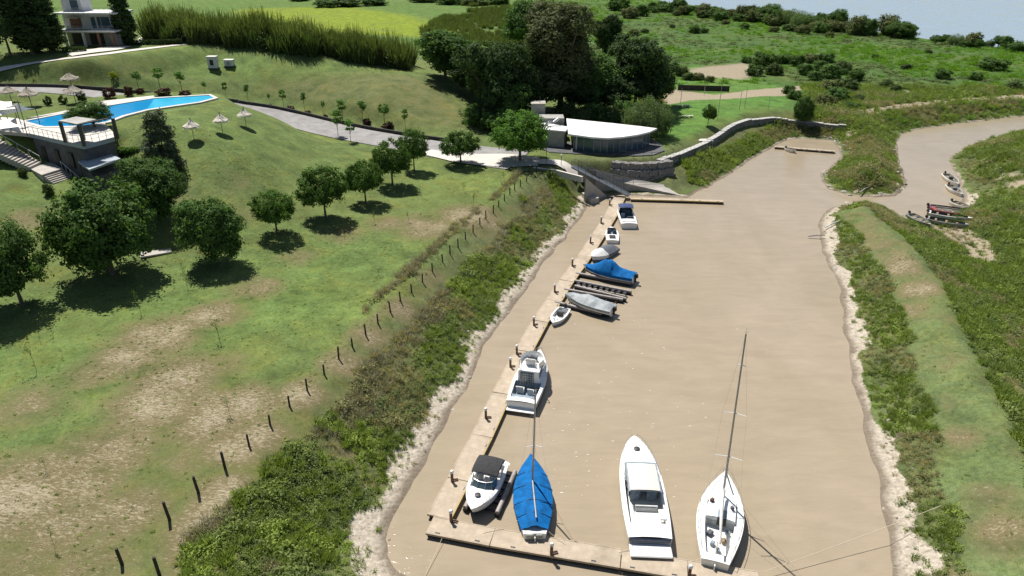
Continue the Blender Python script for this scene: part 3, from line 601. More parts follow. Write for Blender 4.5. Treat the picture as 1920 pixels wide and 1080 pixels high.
# trees and bushes over the marsh
rr = random.Random(3)
shore = []
for i in range(46):
    t = i / 45; x = 1245 + 720 * t + rr.uniform(-8, 8); y = 18 + (x - 1245) * 0.118 + rr.uniform(-2, 5)
    if 1725 < x < 1745 or rr.random() < 0.08: continue
    shore.append((x, y))
for i, (x, y) in enumerate(shore):
    s_ = rr.uniform(22, 42) * (1.3 if 1440 < x < 1730 else 0.9); plant(rr.choice(['bush0', 'bush1', 'willow', 'broad1', 'broad2']), 'river_tree', 'bushy tree on the marsh shore in front of the wide river', 'tree', x, y, s_, y - s_ * rr.uniform(0.6, 1.0), 'trees along the river shore')
MB_ = [(1340,28,26),(1300,22,20),(1385,40,24),(1420,42,30),(1450,48,30),(1480,58,26),(1505,64,28),(1530,58,30),(1395,55,18),(1360,45,16),(1268,30,16),(1230,24,20),(1190,66,20),(1208,62,16),(1300,62,22),(1320,62,14),(1260,52,12),(1225,18,20),
   (1430,128,40),(1465,118,34),(1495,124,30),(1520,118,26),(1548,116,28),(1415,142,30),(1560,146,42),(1575,138,36),(1540,132,30),(1600,150,32),(1555,170,40),(1570,190,44),(1595,205,26),(1480,176,24),(1490,186,26),(1860,132,44),(1842,128,24),(1765,148,26),(1830,150,24),(1900,170,26),(1660,166,24),(1680,172,22),
   (1545,198,40),(1275,142,26),(1262,134,20),(1310,150,22),(1330,154,18),(1292,150,24),(1450,60,20),(1600,62,22),(1635,66,18),(1555,70,16),(1680,72,20),(1740,100,14),(1700,130,20),(1640,110,12),(1160,20,40),(1180,34,34),(1205,30,30),(1250,22,30),(1280,28,26),(1320,34,28),(1350,38,30),(1375,34,26),(1410,30,34),(1440,36,36),(1465,40,34),(1500,48,36),(1540,62,28),(1575,60,30),(1400,118,20),(1450,140,30),(1510,140,28),(1530,150,30),(1590,170,34),(1610,190,24)]
for x, y, wd in MB_: plant(rr.choice(['bush0', 'bush2', 'bush0', 'bush1']), 'marsh_bush', 'rounded green bush scattered over the open marsh', 'bush', x, y, wd * 1.1, y - wd * rr.uniform(.55, .8), 'bushes over the marsh')
for x, y, wd in [(610,14,50),(650,12,60),(700,10,50),(850,8,60),(890,10,50),(560,2,40),(800,4,60),(930,8,50)]: plant(rr.choice(['bush0', 'bush2']), 'field_bush', 'dark bush along the far edge of the yellow-green field', 'bush', x, y, wd, y - wd * .32, 'bushes beyond the field')

# --- scattered ground cover (stuff)
def scatter(name, label, pts, scl, idx, protos, tilt=0.15, seed=0):
    rng = np.random.default_rng(seed); n = len(pts); me_ = bpy.data.meshes.new(name); me_.vertices.add(n); me_.vertices.foreach_set('co', np.asarray(pts, float).ravel())
    rot = np.stack([rng.normal(size=n) * tilt, rng.normal(size=n) * tilt, rng.random(n) * 6.283], -1)
    a = me_.attributes.new('rot', 'FLOAT_VECTOR', 'POINT'); a.data.foreach_set('vector', rot.ravel())
    a = me_.attributes.new('scl', 'FLOAT_VECTOR', 'POINT'); a.data.foreach_set('vector', np.asarray(scl, float).ravel())
    a = me_.attributes.new('pidx', 'INT', 'POINT'); a.data.foreach_set('value', np.asarray(idx, np.int32))
    o = bpy.data.objects.new(name, me_); C.objects.link(o); tag(o, label, kind='stuff')
    cl = bpy.data.collections.new(name + '_kinds')
    for i, pm in enumerate(protos): cl.objects.link(bpy.data.objects.new('%s_kind_%02d' % (name, i), pm))
    g = bpy.data.node_groups.new(name, 'GeometryNodeTree'); g.is_modifier = True
    g.interface.new_socket('Geometry', in_out='INPUT', socket_type='NodeSocketGeometry'); g.interface.new_socket('Geometry', in_out='OUTPUT', socket_type='NodeSocketGeometry')
    gi = g.nodes.new('NodeGroupInput'); go = g.nodes.new('NodeGroupOutput'); ip = g.nodes.new('GeometryNodeInstanceOnPoints'); ci = g.nodes.new('GeometryNodeCollectionInfo')
    ci.inputs['Collection'].default_value = cl; ci.inputs['Separate Children'].default_value = True; ci.inputs['Reset Children'].default_value = True
    def na(nm, ty):
        t = g.nodes.new('GeometryNodeInputNamedAttribute'); t.data_type = ty; t.inputs[0].default_value = nm; return t.outputs[0]
    g.links.new(gi.outputs[0], ip.inputs['Points']); g.links.new(ci.outputs[0], ip.inputs['Instance']); ip.inputs['Pick Instance'].default_value = True
    g.links.new(na('pidx', 'INT'), ip.inputs['Instance Index'])
    e = g.nodes.new('FunctionNodeEulerToRotation'); g.links.new(na('rot', 'FLOAT_VECTOR'), e.inputs[0]); g.links.new(e.outputs[0], ip.inputs['Rotation'])
    g.links.new(na('scl', 'FLOAT_VECTOR'), ip.inputs['Scale']); g.links.new(ip.outputs[0], go.inputs[0])
    md = o.modifiers.new('scatter', 'NODES'); md.node_group = g; return o
def clump(mat, n, r, h, leaf, seed, asp=0.5):
    rng = np.random.default_rng(seed); d = sph(rng, n); d[:, 2] = np.abs(d[:, 2]); rr_ = rng.random(n) ** 0.4
    ph = rng.random(2) * 6; lm = 0.75 + 0.35 * np.sin(np.arctan2(d[:, 1], d[:, 0]) * 3 + ph[0])
    P = d * (rr_ * lm)[:, None] * np.array([r, r, h]); return quad_mesh('clump', P, d * .5 + np.array([0, 0, .9]) + rng.normal(size=(n, 3)) * .45, leaf * (0.6 + .8 * rng.random(n)), asp, rng.random(n), LM[mat], rng)
def tuft(mat, n, r, h, wd, seed):
    rng = np.random.default_rng(seed); a = rng.random(n) * 6.283; lean = rng.random(n) ** .7 * 0.8
    b = np.stack([np.cos(a) * r * rng.random(n) * .5, np.sin(a) * r * rng.random(n) * .5, np.zeros(n)], -1); tip = b + np.stack([np.cos(a) * r * lean, np.sin(a) * r * lean, h * (0.5 + .5 * rng.random(n)) * (1 - .35 * lean)], -1)
    ax = tip - b; side = np.cross(ax, rng.normal(size=(n, 3))); side /= np.linalg.norm(side, axis=1, keepdims=True)
    V = np.empty((n, 4, 3)); V[:, 0] = b - side * wd; V[:, 1] = b + side * wd; V[:, 2] = tip + side * wd * .3; V[:, 3] = tip - side * wd * .3
    me_ = bpy.data.meshes.new('tuft'); me_.vertices.add(n * 4); me_.vertices.foreach_set('co', V.ravel()); me_.loops.add(n * 4); me_.loops.foreach_set('vertex_index', np.arange(n * 4)); me_.polygons.add(n)
    me_.polygons.foreach_set('loop_start', np.arange(0, n * 4, 4)); me_.polygons.foreach_set('loop_total', np.full(n, 4)); me_.update(calc_edges=True)
    t = me_.attributes.new('tint', 'FLOAT', 'POINT'); t.data.foreach_set('value', np.repeat(rng.random(n), 4)); me_.materials.append(LM[mat]); return me_
def rnd_field(rng, n, x0, x1, y0, y1): return rng.uniform(x0, x1, n), rng.uniform(y0, y1, n)
def sample(f, x, y):
    i = np.clip(np.searchsorted(GX, x) - 1, 0, len(GX) - 2); j = np.clip(np.searchsorted(GY, y) - 1, 0, len(GY) - 2); return f[j, i]
BANKP = [clump('weed', 120, .5, .55, .060, 1), clump('weeddark', 120, .55, .5, .058, 2), clump('lime', 110, .45, .45, .055, 3), tuft('weed', 60, .45, .75, .022, 4), tuft('dry', 50, .45, .6, .018, 5), tuft('twig', 46, .5, .8, .016, 6), clump('twig', 70, .45, .5, .04, 7, .25), clump('olive', 120, .5, .5, .055, 8)]
FENCE_PX = [(1006,325),(997,331),(987,341),(976,350),(965,357),(956,365),(946,377),(935,388),(925,400),(911,411),(900,422),(887,436),(873,449),(859,464),(844,477),(830,492),(811,510),(792,529),(772,549),(751,565),(732,585),(709,607),(686,629),(661,651),(635,673),(608,702),(576,732),(543,762),(507,798),(467,836),(422,878),(372,924),(318,975),(229,1058),(299.5,1080)]
FENCE = [T(x, y) for x, y in FENCE_PX]
DF = line_d([p[:2] for p in FENCE[:-1]], MX, MY)
rng = np.random.default_rng(11)
x, y = rnd_field(rng, 330000, -60, 75, 24, 175); x2_, y2_ = rnd_field(rng, 50000, 75, 150, 70, 190); x = np.r_[x, x2_]; y = np.r_[y, y2_]
dw = sample(DWn, x, y); rh = sample(rough, x, y); df = sample(DF, x, y); lv = sample(lev, x, y); dt = sample(dirt, x, y); md_ = sample(mud, x, y)
hz = H(x, y); leftb = x < np.interp(y, [24, 110], [2, 16])
dens = np.where(leftb, np.where((dw > .9) & (df > 1.0 + 2.2 * fbm(x, y, 4, 33)) & (dw < 12), 1.0, 0), np.where((dw > .9) & (lv < 0.5), 0.85, 0.0))
_lawn2 = poly_sd([T(a, b)[:2] for a, b in [(1255,168),(1300,175),(1500,168),(1500,214),(1440,222),(1330,280),(1262,302),(1225,275)]], x, y)
dens = np.where(_lawn2 < 1, 0, dens); dens = np.where(dt > .45, dens * .12, dens); dens = np.where(md_ > .6, dens * .14, dens)
dens = np.where((~leftb) & (y > 115) & (x < 30), 0, dens); dens = np.where((x < 30) & (y > 108), 0, dens)
rampd = poly_sd([G(1000,305,4)[:2], G(1120,312,4)[:2], G(1310,352,0)[:2], G(1300,374,0)[:2], G(1090,374,0)[:2]], x, y); dens = np.where(rampd < .6, 0, dens)
thin = fbm(x, y, 4.5, 61); dens *= np.clip(0.45 + 1.6 * (thin - .28), 0.2, 1)
keep = rng.random(len(x)) < dens * 1.0
x, y, dw, leftb, hz = x[keep], y[keep], dw[keep], leftb[keep], hz[keep]
k1 = fbm(x, y, 5.5, 63); k2 = fbm(x, y, 3.0, 65); u = rng.random(len(x))
gr = np.where(leftb, dw > 5.6 + 2.5 * (k2 - .5), False) & (k1 > 0.44)
idx_ = np.where(gr, np.where(u < .30, 5, np.where(u < .5, 6, np.where(u < .66, 4, 7))), np.where(k1 > .60, np.where(u < .5, 7, np.where(u < .8, 4, 1)), np.where(k2 > .56, np.where(u < .6, 2, 3), np.where(u < .45, 0, np.where(u < .75, 1, 3)))))
sz = (0.5 + 0.7 * rng.random(len(x)) + 1.0 * (rng.random(len(x)) < .04) * np.isin(idx_, (0, 1, 2, 7))) * np.clip(0.55 + dw * .09, .6, 1.15) * np.where((y > 110), 1.5, 1.0)
scatter('bank_undergrowth', 'tangled green and dry weeds on the banks of the basin and creek', np.stack([x, y, hz - .05], -1), np.stack([sz, sz, sz * (0.7 + .5 * rng.random(len(x)))], -1), idx_, BANKP, .2, 5)
# marsh
MP = [clump('marsh', 70, 1.5, .8, .22, 21), clump('marsh2', 70, 1.6, .6, .22, 22), clump('bushc', 70, 1.2, 1.0, .2, 23), tuft('marsh2', 70, 1.3, 1.3, .06, 24), clump('bushb', 60, 1.2, .7, .18, 25)]
x, y = rnd_field(rng, 60000, 18, 330, 150, 520); fr = sample(far, x, y); dr = sample(DR, x, y); dw = sample(DW, x, y); dt = sample(dirt, x, y)
lw = poly_sd([T(a, b)[:2] for a, b in [(1240,160),(1300,160),(1500,160),(1500,214),(1440,222),(1330,280),(1225,285)]], x, y)
ok = (fr > .5) & (dr > 4) & (dw > 2) & (dt < .4) & (lw > 1) & (rng.random(len(x)) < 0.75 * np.clip(260 / y, .3, 1) * np.clip(.2 + 1.6 * (fbm(x, y, 16, 67) - .25), .1, 1))
x, y = x[ok], y[ok]; k1 = fbm(x, y, 22, 71); u = rng.random(len(x)); sz = .55 + .8 * rng.random(len(x)) ** 1.5
idx_ = np.where(k1 > .58, np.where(u < .6, 1, 3), np.where(k1 < .42, np.where(u < .5, 2, 4), np.where(u < .6, 0, np.where(u < .8, 3, 1))))
scatter('marsh_vegetation', 'lush low green vegetation covering the marsh by the river', np.stack([x, y, H(x, y) - .1], -1), np.stack([sz, sz, sz * (.5 + .6 * rng.random(len(x)))], -1), idx_, MP, .1, 6)
# cane thicket on the hill crest and reed beds behind
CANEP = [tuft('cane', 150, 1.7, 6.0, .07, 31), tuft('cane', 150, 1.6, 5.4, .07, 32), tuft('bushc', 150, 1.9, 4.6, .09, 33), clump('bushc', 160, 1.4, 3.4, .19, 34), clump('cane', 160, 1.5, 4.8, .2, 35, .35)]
CL = [T(a, b) for a, b in [(262,78),(350,84),(440,92),(520,101),(600,110),(680,121),(760,133)]]
pts = []; sc_ = []; ix = []
for i in range(len(CL) - 1):
    a, b = CL[i], CL[i + 1]; L_ = np.hypot(*(b - a)[:2]); nn = int(L_ * 6.5)
    for _ in range(nn):
        t = rng.random(); back = rng.random() * 9; q_ = a + (b - a) * t; q_[1] += back + .8; q_[0] += rng.normal() * .4
        s_ = (.72 + .55 * rng.random()) * (1.15 - .2 * (i + t) / 6) * (.8 + .5 * float(fbm(q_[0], q_[1], 7, 3))); pts.append((q_[0], q_[1], float(H(q_[0], q_[1])) - .2)); sc_.append((s_, s_, s_ * (.85 + .3 * rng.random()))); ix.append(rng.choice([0, 1, 4], p=[.45, .2, .35]) if back > 1.5 else rng.choice([2, 3, 0, 4], p=[.35, .35, .15, .15]))  # darker plants in front put the shade at the hedge base into colour
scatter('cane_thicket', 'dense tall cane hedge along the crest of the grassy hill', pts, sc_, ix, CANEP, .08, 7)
x, y = rnd_field(rng, 9000, -60, 40, 260, 480); ok = (fbm(x, y, 40, 81) > .5) & (x > -40 + (y - 300) * .05); x, y = x[ok][:1500], y[ok][:1500]; s_ = .5 + .3 * rng.random(len(x))
scatter('reed_bed', 'grey-green reed beds between the far field and the wood', np.stack([x, y, H(x, y) - .2], -1), np.stack([s_ * 1.4, s_ * 1.4, s_ * .8], -1), rng.choice([0, 1, 4], size=len(x)), CANEP, .08, 8)
# short grass tufts roughen the near lawn
GP = [clump('lawna', 34, .22, .07, .035, 41), clump('dry', 30, .24, .05, .035, 42, .3), clump('lime', 34, .2, .08, .035, 43), clump('lawnb', 34, .26, .06, .035, 44, .4)]
x, y = rnd_field(rng, 40000, -62, 0, 28, 100); dr_ = sample(dry, x, y); df = sample(DF, x, y); dw = sample(DWn, x, y); pz = (poly_sd([(p[0], p[1]) for p in FENCE[:-2]] + [(-28, 20), (-80, 20), (-80, 100), (0, 112)], x, y) < 0)
k1 = fbm(x, y, 3, 85, 4); ok = pz & (rng.random(len(x)) < np.clip(.10 + 1.0 * (k1 - .45) + .35 * dr_ + .4 * (df < 1.0), 0, 1)); x, y, dr_, k1 = x[ok], y[ok], dr_[ok], k1[ok]; u = rng.random(len(x))
idx_ = np.where(u < .08 + .5 * dr_, 1, np.where(u < .6, 3, np.where(u < .85, 0, 2))); s_ = .5 + .9 * rng.random(len(x)) ** 2
scatter('lawn_grass', 'uneven green and straw-coloured grass tufts on the lawn', np.stack([x, y, H(x, y) - .01], -1), np.stack([s_, s_, s_], -1), idx_, GP, .2, 9)
x, y = rnd_field(rng, 26000, 20, 60, 26, 112); lv = sample(lev, x, y); dw = sample(DWn, x, y); ok = (lv > .4) & (dw > 2) & (rng.random(len(x)) < .35 * np.clip(3 * (fbm(x, y, 3, 99) - .38), 0, 1)); x, y = x[ok], y[ok]; s_ = .5 + .9 * rng.random(len(x)) ** 2
scatter('levee_grass', 'short trampled grass tufts on the crest of the levee', np.stack([x, y, H(x, y) - .01], -1), np.stack([s_, s_, s_], -1), rng.choice([0, 1, 2, 3], size=len(x), p=[.3, .15, .25, .3]), GP, .2, 19)
# stones on the shore
STONE = [simple('stone_%d' % i, c, .9, .3, 3, .4) for i, c in enumerate([(.30, .26, .21), (.42, .38, .32), (.17, .145, .12)])]
def rock(seed, mat):
    r_ = np.random.default_rng(seed); bm = bmesh.new(); bmesh.ops.create_icosphere(bm, subdivisions=1, radius=.5)
    for v in bm.verts: v.co = Vector((v.co.x * 1.2, v.co.y, v.co.z * .65)) * float(.75 + .5 * r_.random())
    m_ = bpy.data.meshes.new('stone'); bm.to_mesh(m_); bm.free(); m_.materials.append(mat); return m_
RP = [rock(i, STONE[i % 3]) for i in range(6)]
x, y = rnd_field(rng, 90000, -25, 75, 26, 175); dw = sample(DWn, x, y); isl = poly_sd([G(a, b, 1)[:2] for a, b in [(1500,262),(1600,232),(1700,245),(1705,372),(1535,372)]], x, y) < 0
u = rng.random(len(x)); ok = (dw > -.25) & (dw < np.where(isl, 2.6, 2.8)) & (u < np.where(isl, .30, .085) * np.clip(.3 + 2 * (fbm(x, y, 3, 91) - .3), .1, 1.2)) & ~((x < 30) & (y > 109)); x, y, isl = x[ok], y[ok], isl[ok]
s_ = (.10 + .34 * rng.random(len(x)) ** 3) * np.where(isl, 2.2, 1.0)
scatter('shore_stones', 'loose pale stones and clods on the muddy shore', np.stack([x, y, H(x, y) - s_ * .08], -1), np.stack([s_ * 1.3, s_, s_], -1), rng.integers(0, 6, len(x)), RP, .3, 10)
def mk(k, *a, **kw): M[k] = simple(k, *a, **kw)
mk('gel', (0.80, 0.80, 0.78), .28, .03, 1.5, 0, coat=.3); mk('deckwhite', (0.76, 0.76, 0.73), .5, .06, 2.0, 0, dirt=.25); mk('navy', (0.03, 0.04, 0.07), .3, .2, 2); mk('black', (0.022, 0.022, 0.024), .55, .3, 4, .1)
mk('canvasblack', (0.030, 0.030, 0.033), .85, .3, 5, .25); mk('canvasblue', (0.004, 0.125, 0.37), .8, .25, 1.6, .35, spec=.15); mk('canvasnavy', (0.03, 0.055, 0.15), .8, .25, 4, .2); mk('canvasgrey', (0.30, 0.33, 0.35), .6, .2, 2.5, .35); mk('canvasdark', (0.10, 0.11, 0.13), .7, .2, 3, .3); mk('canvaslight', (0.62, 0.62, 0.60), .6, .1, 3, .3)
mk('beigetop', (0.66, 0.60, 0.52), .5, .05, 2); mk('vinyl', (0.70, 0.69, 0.66), .5, .06, 3); mk('greyblue', (0.22, 0.28, 0.34), .5, .2, 3); mk('alu', (0.42, 0.42, 0.42), .38, .12, 4, 0, metal=.7); mk('mastgrey', (0.40, 0.39, 0.375), .45, .15, 3, 0, metal=.3)
mk('teak', (0.30, 0.20, 0.11), .6, .25, 6, .1); mk('rope', (0.55, 0.48, 0.36), .9, .2, 20); mk('rubber', (0.03, 0.028, 0.026), .8, .3, 5, .2); mk('rust', (0.16, 0.095, 0.065), .85, .4, 4, .3); mk('tubegrey', (0.33, 0.30, 0.285), .55, .22, 2.5, .15, dirt=.4)
mk('dock', (0.425, 0.35, 0.262), .85, .14, 1.4, .25, dirt=.40); mk('dockyellow', (0.50, 0.36, 0.13), .75, .2, 2.5, .1, dirt=.5); mk('dockside', (0.06, 0.05, 0.04), .8, .3, 2, .2); mk('redpaint', (0.36, 0.05, 0.04), .5, .25, 3, 0, dirt=.3); mk('purple', (0.16, 0.045, 0.09), .5, .25, 3, 0, dirt=.3); mk('boatgrey', (0.30, 0.31, 0.29), .55, .2, 2, 0, dirt=.4); mk('wornwhite', (0.68, 0.66, 0.60), .55, .12, 2, .05, dirt=.45)
def glass_mat():
    m, n, out = newmat('tinted_glass'); p = NN(n, 'ShaderNodeBsdfPrincipled', i_Roughness=.06); nz = NN(n, 'ShaderNodeTexNoise', i_Scale=1.3); r = ramp(n, [(.3, (.05, .085, .11)), (.7, (.10, .15, .18))]); n.links.new(nz.outputs[0], r.inputs[0]); n.links.new(r.outputs[0], p.inputs['Base Color'])
    p.inputs['IOR'].default_value = 1.5; n.links.new(p.outputs[0], out.inputs[0]); return m
M['glass'] = glass_mat()
# ------------------------------------------------------------------ roads, walls, buildings
def wb(mb, name, mat, root, **kw):
    """build a part given in world coordinates under an unrotated root"""
    l = root.location; mb.v = [(p[0] - l[0], p[1] - l[1], p[2] - l[2]) for p in mb.v]; return mb.build(name, mat, root, **kw)
mk('asphalt', (0.27, 0.26, 0.255), .9, .18, .5, .2, dirt=.2); mk('concrete', (0.42, 0.39, 0.35), .85, .12, .8, .2, dirt=.35); mk('palecon', (0.58, 0.54, 0.49), .8, .08, .7, .1, dirt=.2); mk('darkcon', (0.10, 0.10, 0.105), .85, .25, 1.0, .25); mk('walldark', (0.045, 0.042, 0.04), .9, .3, 1.5, .3)
mk('roofwhite', (0.80, 0.80, 0.79), .5, .02, .6, dirt=.10); mk('wallgrey', (0.36, 0.35, 0.33), .8, .15, 1.0, .1, dirt=.4); mk('whitewall', (0.62, 0.62, 0.62), .7, .05, .8, 0, dirt=.15); mk('steelblue', (0.13, 0.145, 0.17), .45, .2, 2, .1, metal=.4); mk('darksteel', (0.05, 0.052, 0.055), .5, .2, 2); mk('brick', (0.24, 0.12, 0.08), .85, .3, 3, .2); mk('awning', (0.32, 0.37, 0.42), .6, .1, 1, .1)
mk('straw', (0.34, 0.30, 0.24), .95, .3, 6, .5); mk('palestraw', (0.62, 0.57, 0.48), .95, .2, 6, .4); mk('wood', (0.11, 0.075, 0.05), .85, .3, 3, .3); mk('sail', (0.80, 0.79, 0.75), .7, .04, .8); mk('gabion', (0.30, 0.29, 0.275), .95, .5, 3.2, 1.0, col2=(.09, .085, .08)); mk('stonetop', (0.42, 0.41, 0.39), .9, .25, 2.5, .6); mk('postwood', (0.05, 0.042, 0.034), .9, .35, 5, .4); mk('hedge', (0.04, 0.06, 0.025), .9, .4, 3, 1.0); mk('offwhite', (0.66, 0.65, 0.62), .6, .08, 2, 0, dirt=.2)
M['pooldeep'] = water_material('pool_water', (0.012, 0.24, 0.52), (0.02, 0.28, 0.56), .08, .10); M['poolshallow'] = water_material('shallow_pool_water', (0.03, 0.42, 0.66), (0.05, 0.46, 0.70), .08, .10)
def resample(P, st):
    P = np.array(P, float); d = np.r_[0, np.cumsum(np.hypot(*np.diff(P[:, :2], axis=0).T))]; n = max(2, int(d[-1] / st)); t = np.linspace(0, d[-1], n + 1); Q = np.stack([np.interp(t, d, P[:, k]) for k in range(P.shape[1])], 1)
    for _ in range(6): Q[1:-1] = (Q[:-2] + 2 * Q[1:-1] + Q[2:]) / 4
    return Q
def strip(name, pts, widths, mat, label, dz=.06, st=.6, off=0.0, kind='structure', across=8):
    P = np.array([[p[0], p[1], w_] for p, w_ in zip(pts, widths)]); Q = resample(P, st); rows = []
    tg = np.gradient(Q[:, :2], axis=0); tg /= np.linalg.norm(tg, axis=1, keepdims=True); nr = np.stack([-tg[:, 1], tg[:, 0]], 1)
    for q_, n_ in zip(Q, nr):
        rows.append([(q_[0] + n_[0] * (off + q_[2] * (j / across - .5)), q_[1] + n_[1] * (off + q_[2] * (j / across - .5))) for j in range(across + 1)])
    A = np.array(rows); z = H(A[..., 0], A[..., 1]) + dz; z = z * .5 + .5 * z.mean(1, keepdims=True); z = np.maximum(z, H(A[..., 0], A[..., 1]) + .03)
    mb = MB().grid([[(A[i, j, 0], A[i, j, 1], z[i, j]) for j in range(across + 1)] for i in range(len(A))])
    o = mb.build(name, mat, None, smooth=True); return tag(o, label, kind=kind)
def wallchain(root, pts, h, th, mat, name='wall_section', st=2.0, dz=-.3, zfix=None, shared=True, bev=.0):
    Q = resample(np.array(pts)[:, :2], st)
    for a, b in zip(Q[:-1], Q[1:]):
        za = float(H(*((a + b) / 2))) + dz if zfix is None else zfix; d = b - a; L = np.hypot(*d)
        MB().box((0, 0, h / 2), (L * 1.02, th, h)).build(name, mat, root, bevel=bev, loc=((a[0] + b[0]) / 2 - root.location[0], (a[1] + b[1]) / 2 - root.location[1], za - root.location[2])).rotation_euler = (0, math.atan2(-(float(H(*b)) - float(H(*a))), L) if zfix is None else 0, math.atan2(d[1], d[0]))
strip('road', ROADP, ROADW, M['asphalt'], 'worn pale grey access road curving past the lawn to the clubhouse', .10, .7)
strip('plaza', [G(x, y, 4.2) for x, y in [(800,288),(880,300),(950,302),(1010,304)]], [3, 6, 8, 5], M['palecon'], 'pale concrete turning area by the clubhouse', .16, .7)
strip('footpath', [G(x, y, z) for x, y, z in [(985,306,4.1),(1030,307,4.0),(1085,314,3.9)]], [3, 2.8, 3.2], M['palecon'], 'concrete footpath from the plaza to the boat ramp', .20, .5)
strip('house_road', HDRIVE, [2.6, 2.6, 2.6, 2.6, 2.6, 1.6], M['palecon'], 'pale concrete drive along the hilltop in front of the house', .10, .7)
strip('forecourt', [T(x, y) for x, y in [(130,104),(200,94),(225,88)]], [5, 6, 5], M['palecon'], 'pale paved forecourt of the terraced house', .18, .6)
o = thing('kerb_wall', 'low dark retaining wall along the uphill edge of the road', 'wall', tuple(ROADP[7]))
RQ = resample(np.array(ROADP)[:, :2], 2.0); tg = np.gradient(RQ, axis=0); tg /= np.linalg.norm(tg, axis=1, keepdims=True); nr = np.stack([-tg[:, 1], tg[:, 0]], 1); wd_ = np.interp(np.arange(len(RQ)), np.linspace(0, len(RQ) - 1, 14), [5, 5, 5, 5, 5.5, 6, 7, 7.5, 8, 8, 8, 9, 11, 12])
wallchain(o, (RQ + nr * (wd_[:, None] / 2 + .35))[:-7], 1.0, .4, M['walldark'], dz=-.35)
# paving slab under the huge tree
p = T(292, 474); o = MB().box((0, 0, .0), (3.2, 1.5, .2), rz=.5).build('concrete_slab', M['concrete'], None, bevel=.03, loc=tuple(p)); tag(o, 'small flat concrete slab on the lawn beside the huge dense tree', 'slab')

# fence posts
_post = None
for i, p in enumerate(FENCE):
    if _post is None:
        o = MB().tube((0, 0, -.4), (.02, 0, 1.15), .085, .075, n=7).build('fence_post', M['postwood'], None); _post = o
    else: o = _post.copy(); C.objects.link(o)
    big = 1.25 if i > 29 else 1.0; r_ = random.Random(i); o.location = tuple(p); o.rotation_euler = (r_.uniform(-.05, .05), r_.uniform(-.05, .05), r_.uniform(0, 6)); o.scale = (big, big, big * r_.uniform(.85, 1.1))
    tag(o, 'dark wooden fence post on the edge of the lawn above the bank' if i < len(FENCE) - 1 else 'dark wooden post standing apart, just inside the weeds below the fence line', 'post', 'fence posts above the basin')
# ramp, gangway, walls
rl = [G(*p) for p in [(1084,312,4.0),(1143,337,2.1),(1211,352,.95),(1288,369,.05)]]; rr_ = [G(*p) for p in [(1118,318,4.0),(1186,335,2.1),(1250,347,.95),(1303,358,.05)]]
o = thing('boat_ramp', 'concrete boat ramp sloping from the path down into the basin', 'boat ramp', tuple(np.array([rl[1][0], rl[1][1], 0])))
mb = MB(); n = 10; Lp = resample(np.array(rl), 3.0); 
def lerpl(P, t): P = np.array(P); u = np.linspace(0, 1, len(P)); return np.array([np.interp(t, u, P[:, k]) for k in range(3)])
for i in range(9):
    a, b, c, d = lerpl(rl, i / 9), lerpl(rl, (i + .985) / 9), lerpl(rr_, (i + .985) / 9), lerpl(rr_, i / 9); q_ = [a, b, c, d]; wb(MB().add([tuple(p) for p in q_] + [(p[0], p[1], p[2] - .25) for p in q_], [(0, 1, 2, 3), (7, 6, 5, 4), (0, 4, 5, 1), (1, 5, 6, 2), (2, 6, 7, 3), (3, 7, 4, 0)]), 'ramp_slab', M['concrete'], o)
for P, nm in ((rl, 'side_wall'), (rr_, 'side_wall')):
    mb = MB(); Q = [lerpl(P, i / 12) for i in range(13)]; mb.grid([[(p[0], p[1], p[2] - .26) for p in Q], [(p[0], p[1], -.8) for p in Q]]); mb.grid([[(p[0], p[1] + .25, p[2] - .26) for p in Q], [(p[0], p[1] + .25, -.8) for p in Q]]); wb(mb, nm, M['wallgrey'], o)
Q = [lerpl(rl, t) for t in np.linspace(0, .55, 7)]; mb = MB()
for p in Q: mb.tube(p, p + np.array([0, 0, .9]), .03, n=5)
mb.path([p + np.array([0, 0, .9]) for p in Q], .03, 5); wb(mb, 'handrail', M['darksteel'], o)
a, b = G(1074,311,4.3), G(1180,365,.75); o = thing('gangway', 'dark steel gangway leading down from the abutment to the floating dock', 'gangway', (a[0], a[1], 0)); d = (b - a); d2 = np.array([-d[1], d[0], 0]) / np.hypot(d[0], d[1]) * .75
wb(MB().add([tuple(a - d2), tuple(b - d2), tuple(b + d2), tuple(a + d2)] + [tuple(p - np.array([0, 0, .18])) for p in (a - d2, b - d2, b + d2, a + d2)], [(0, 1, 2, 3), (7, 6, 5, 4), (0, 4, 5, 1), (1, 5, 6, 2), (2, 6, 7, 3), (3, 7, 4, 0)]), 'walkway', M['steelblue'], o)
for sg in (-1, 1):
    mb = MB(); Q = [a + d * t + d2 * sg for t in np.linspace(0, 1, 9)]
    for p in Q: mb.tube(p, p + np.array([0, 0, 1.0]), .03, n=5)
    mb.path([p + np.array([0, 0, 1.0]) for p in Q], .035, 5); mb.path([p + np.array([0, 0, .5]) for p in Q], .02, 4); wb(mb, 'railing', M['steelblue'], o)
def wallpoly(name, label, top, th, zb, mat, cat='wall'):
    P = [G(*p) for p in top]; o = thing(name, label, cat, tuple(P[0] * np.array([1, 1, 0])))
    for i in range(len(P) - 1):
        a, b = P[i], P[i + 1]; d = b - a; nn = np.array([-d[1], d[0], 0]) / np.hypot(d[0], d[1]) * th / 2; q_ = [a - nn, b - nn, b + nn, a + nn]; wb(MB().add([tuple(p) for p in q_] + [(p[0], p[1], zb) for p in q_], [(0, 1, 2, 3), (7, 6, 5, 4), (0, 4, 5, 1), (1, 5, 6, 2), (2, 6, 7, 3), (3, 7, 4, 0)]), 'wall_section', mat, o)
    return o
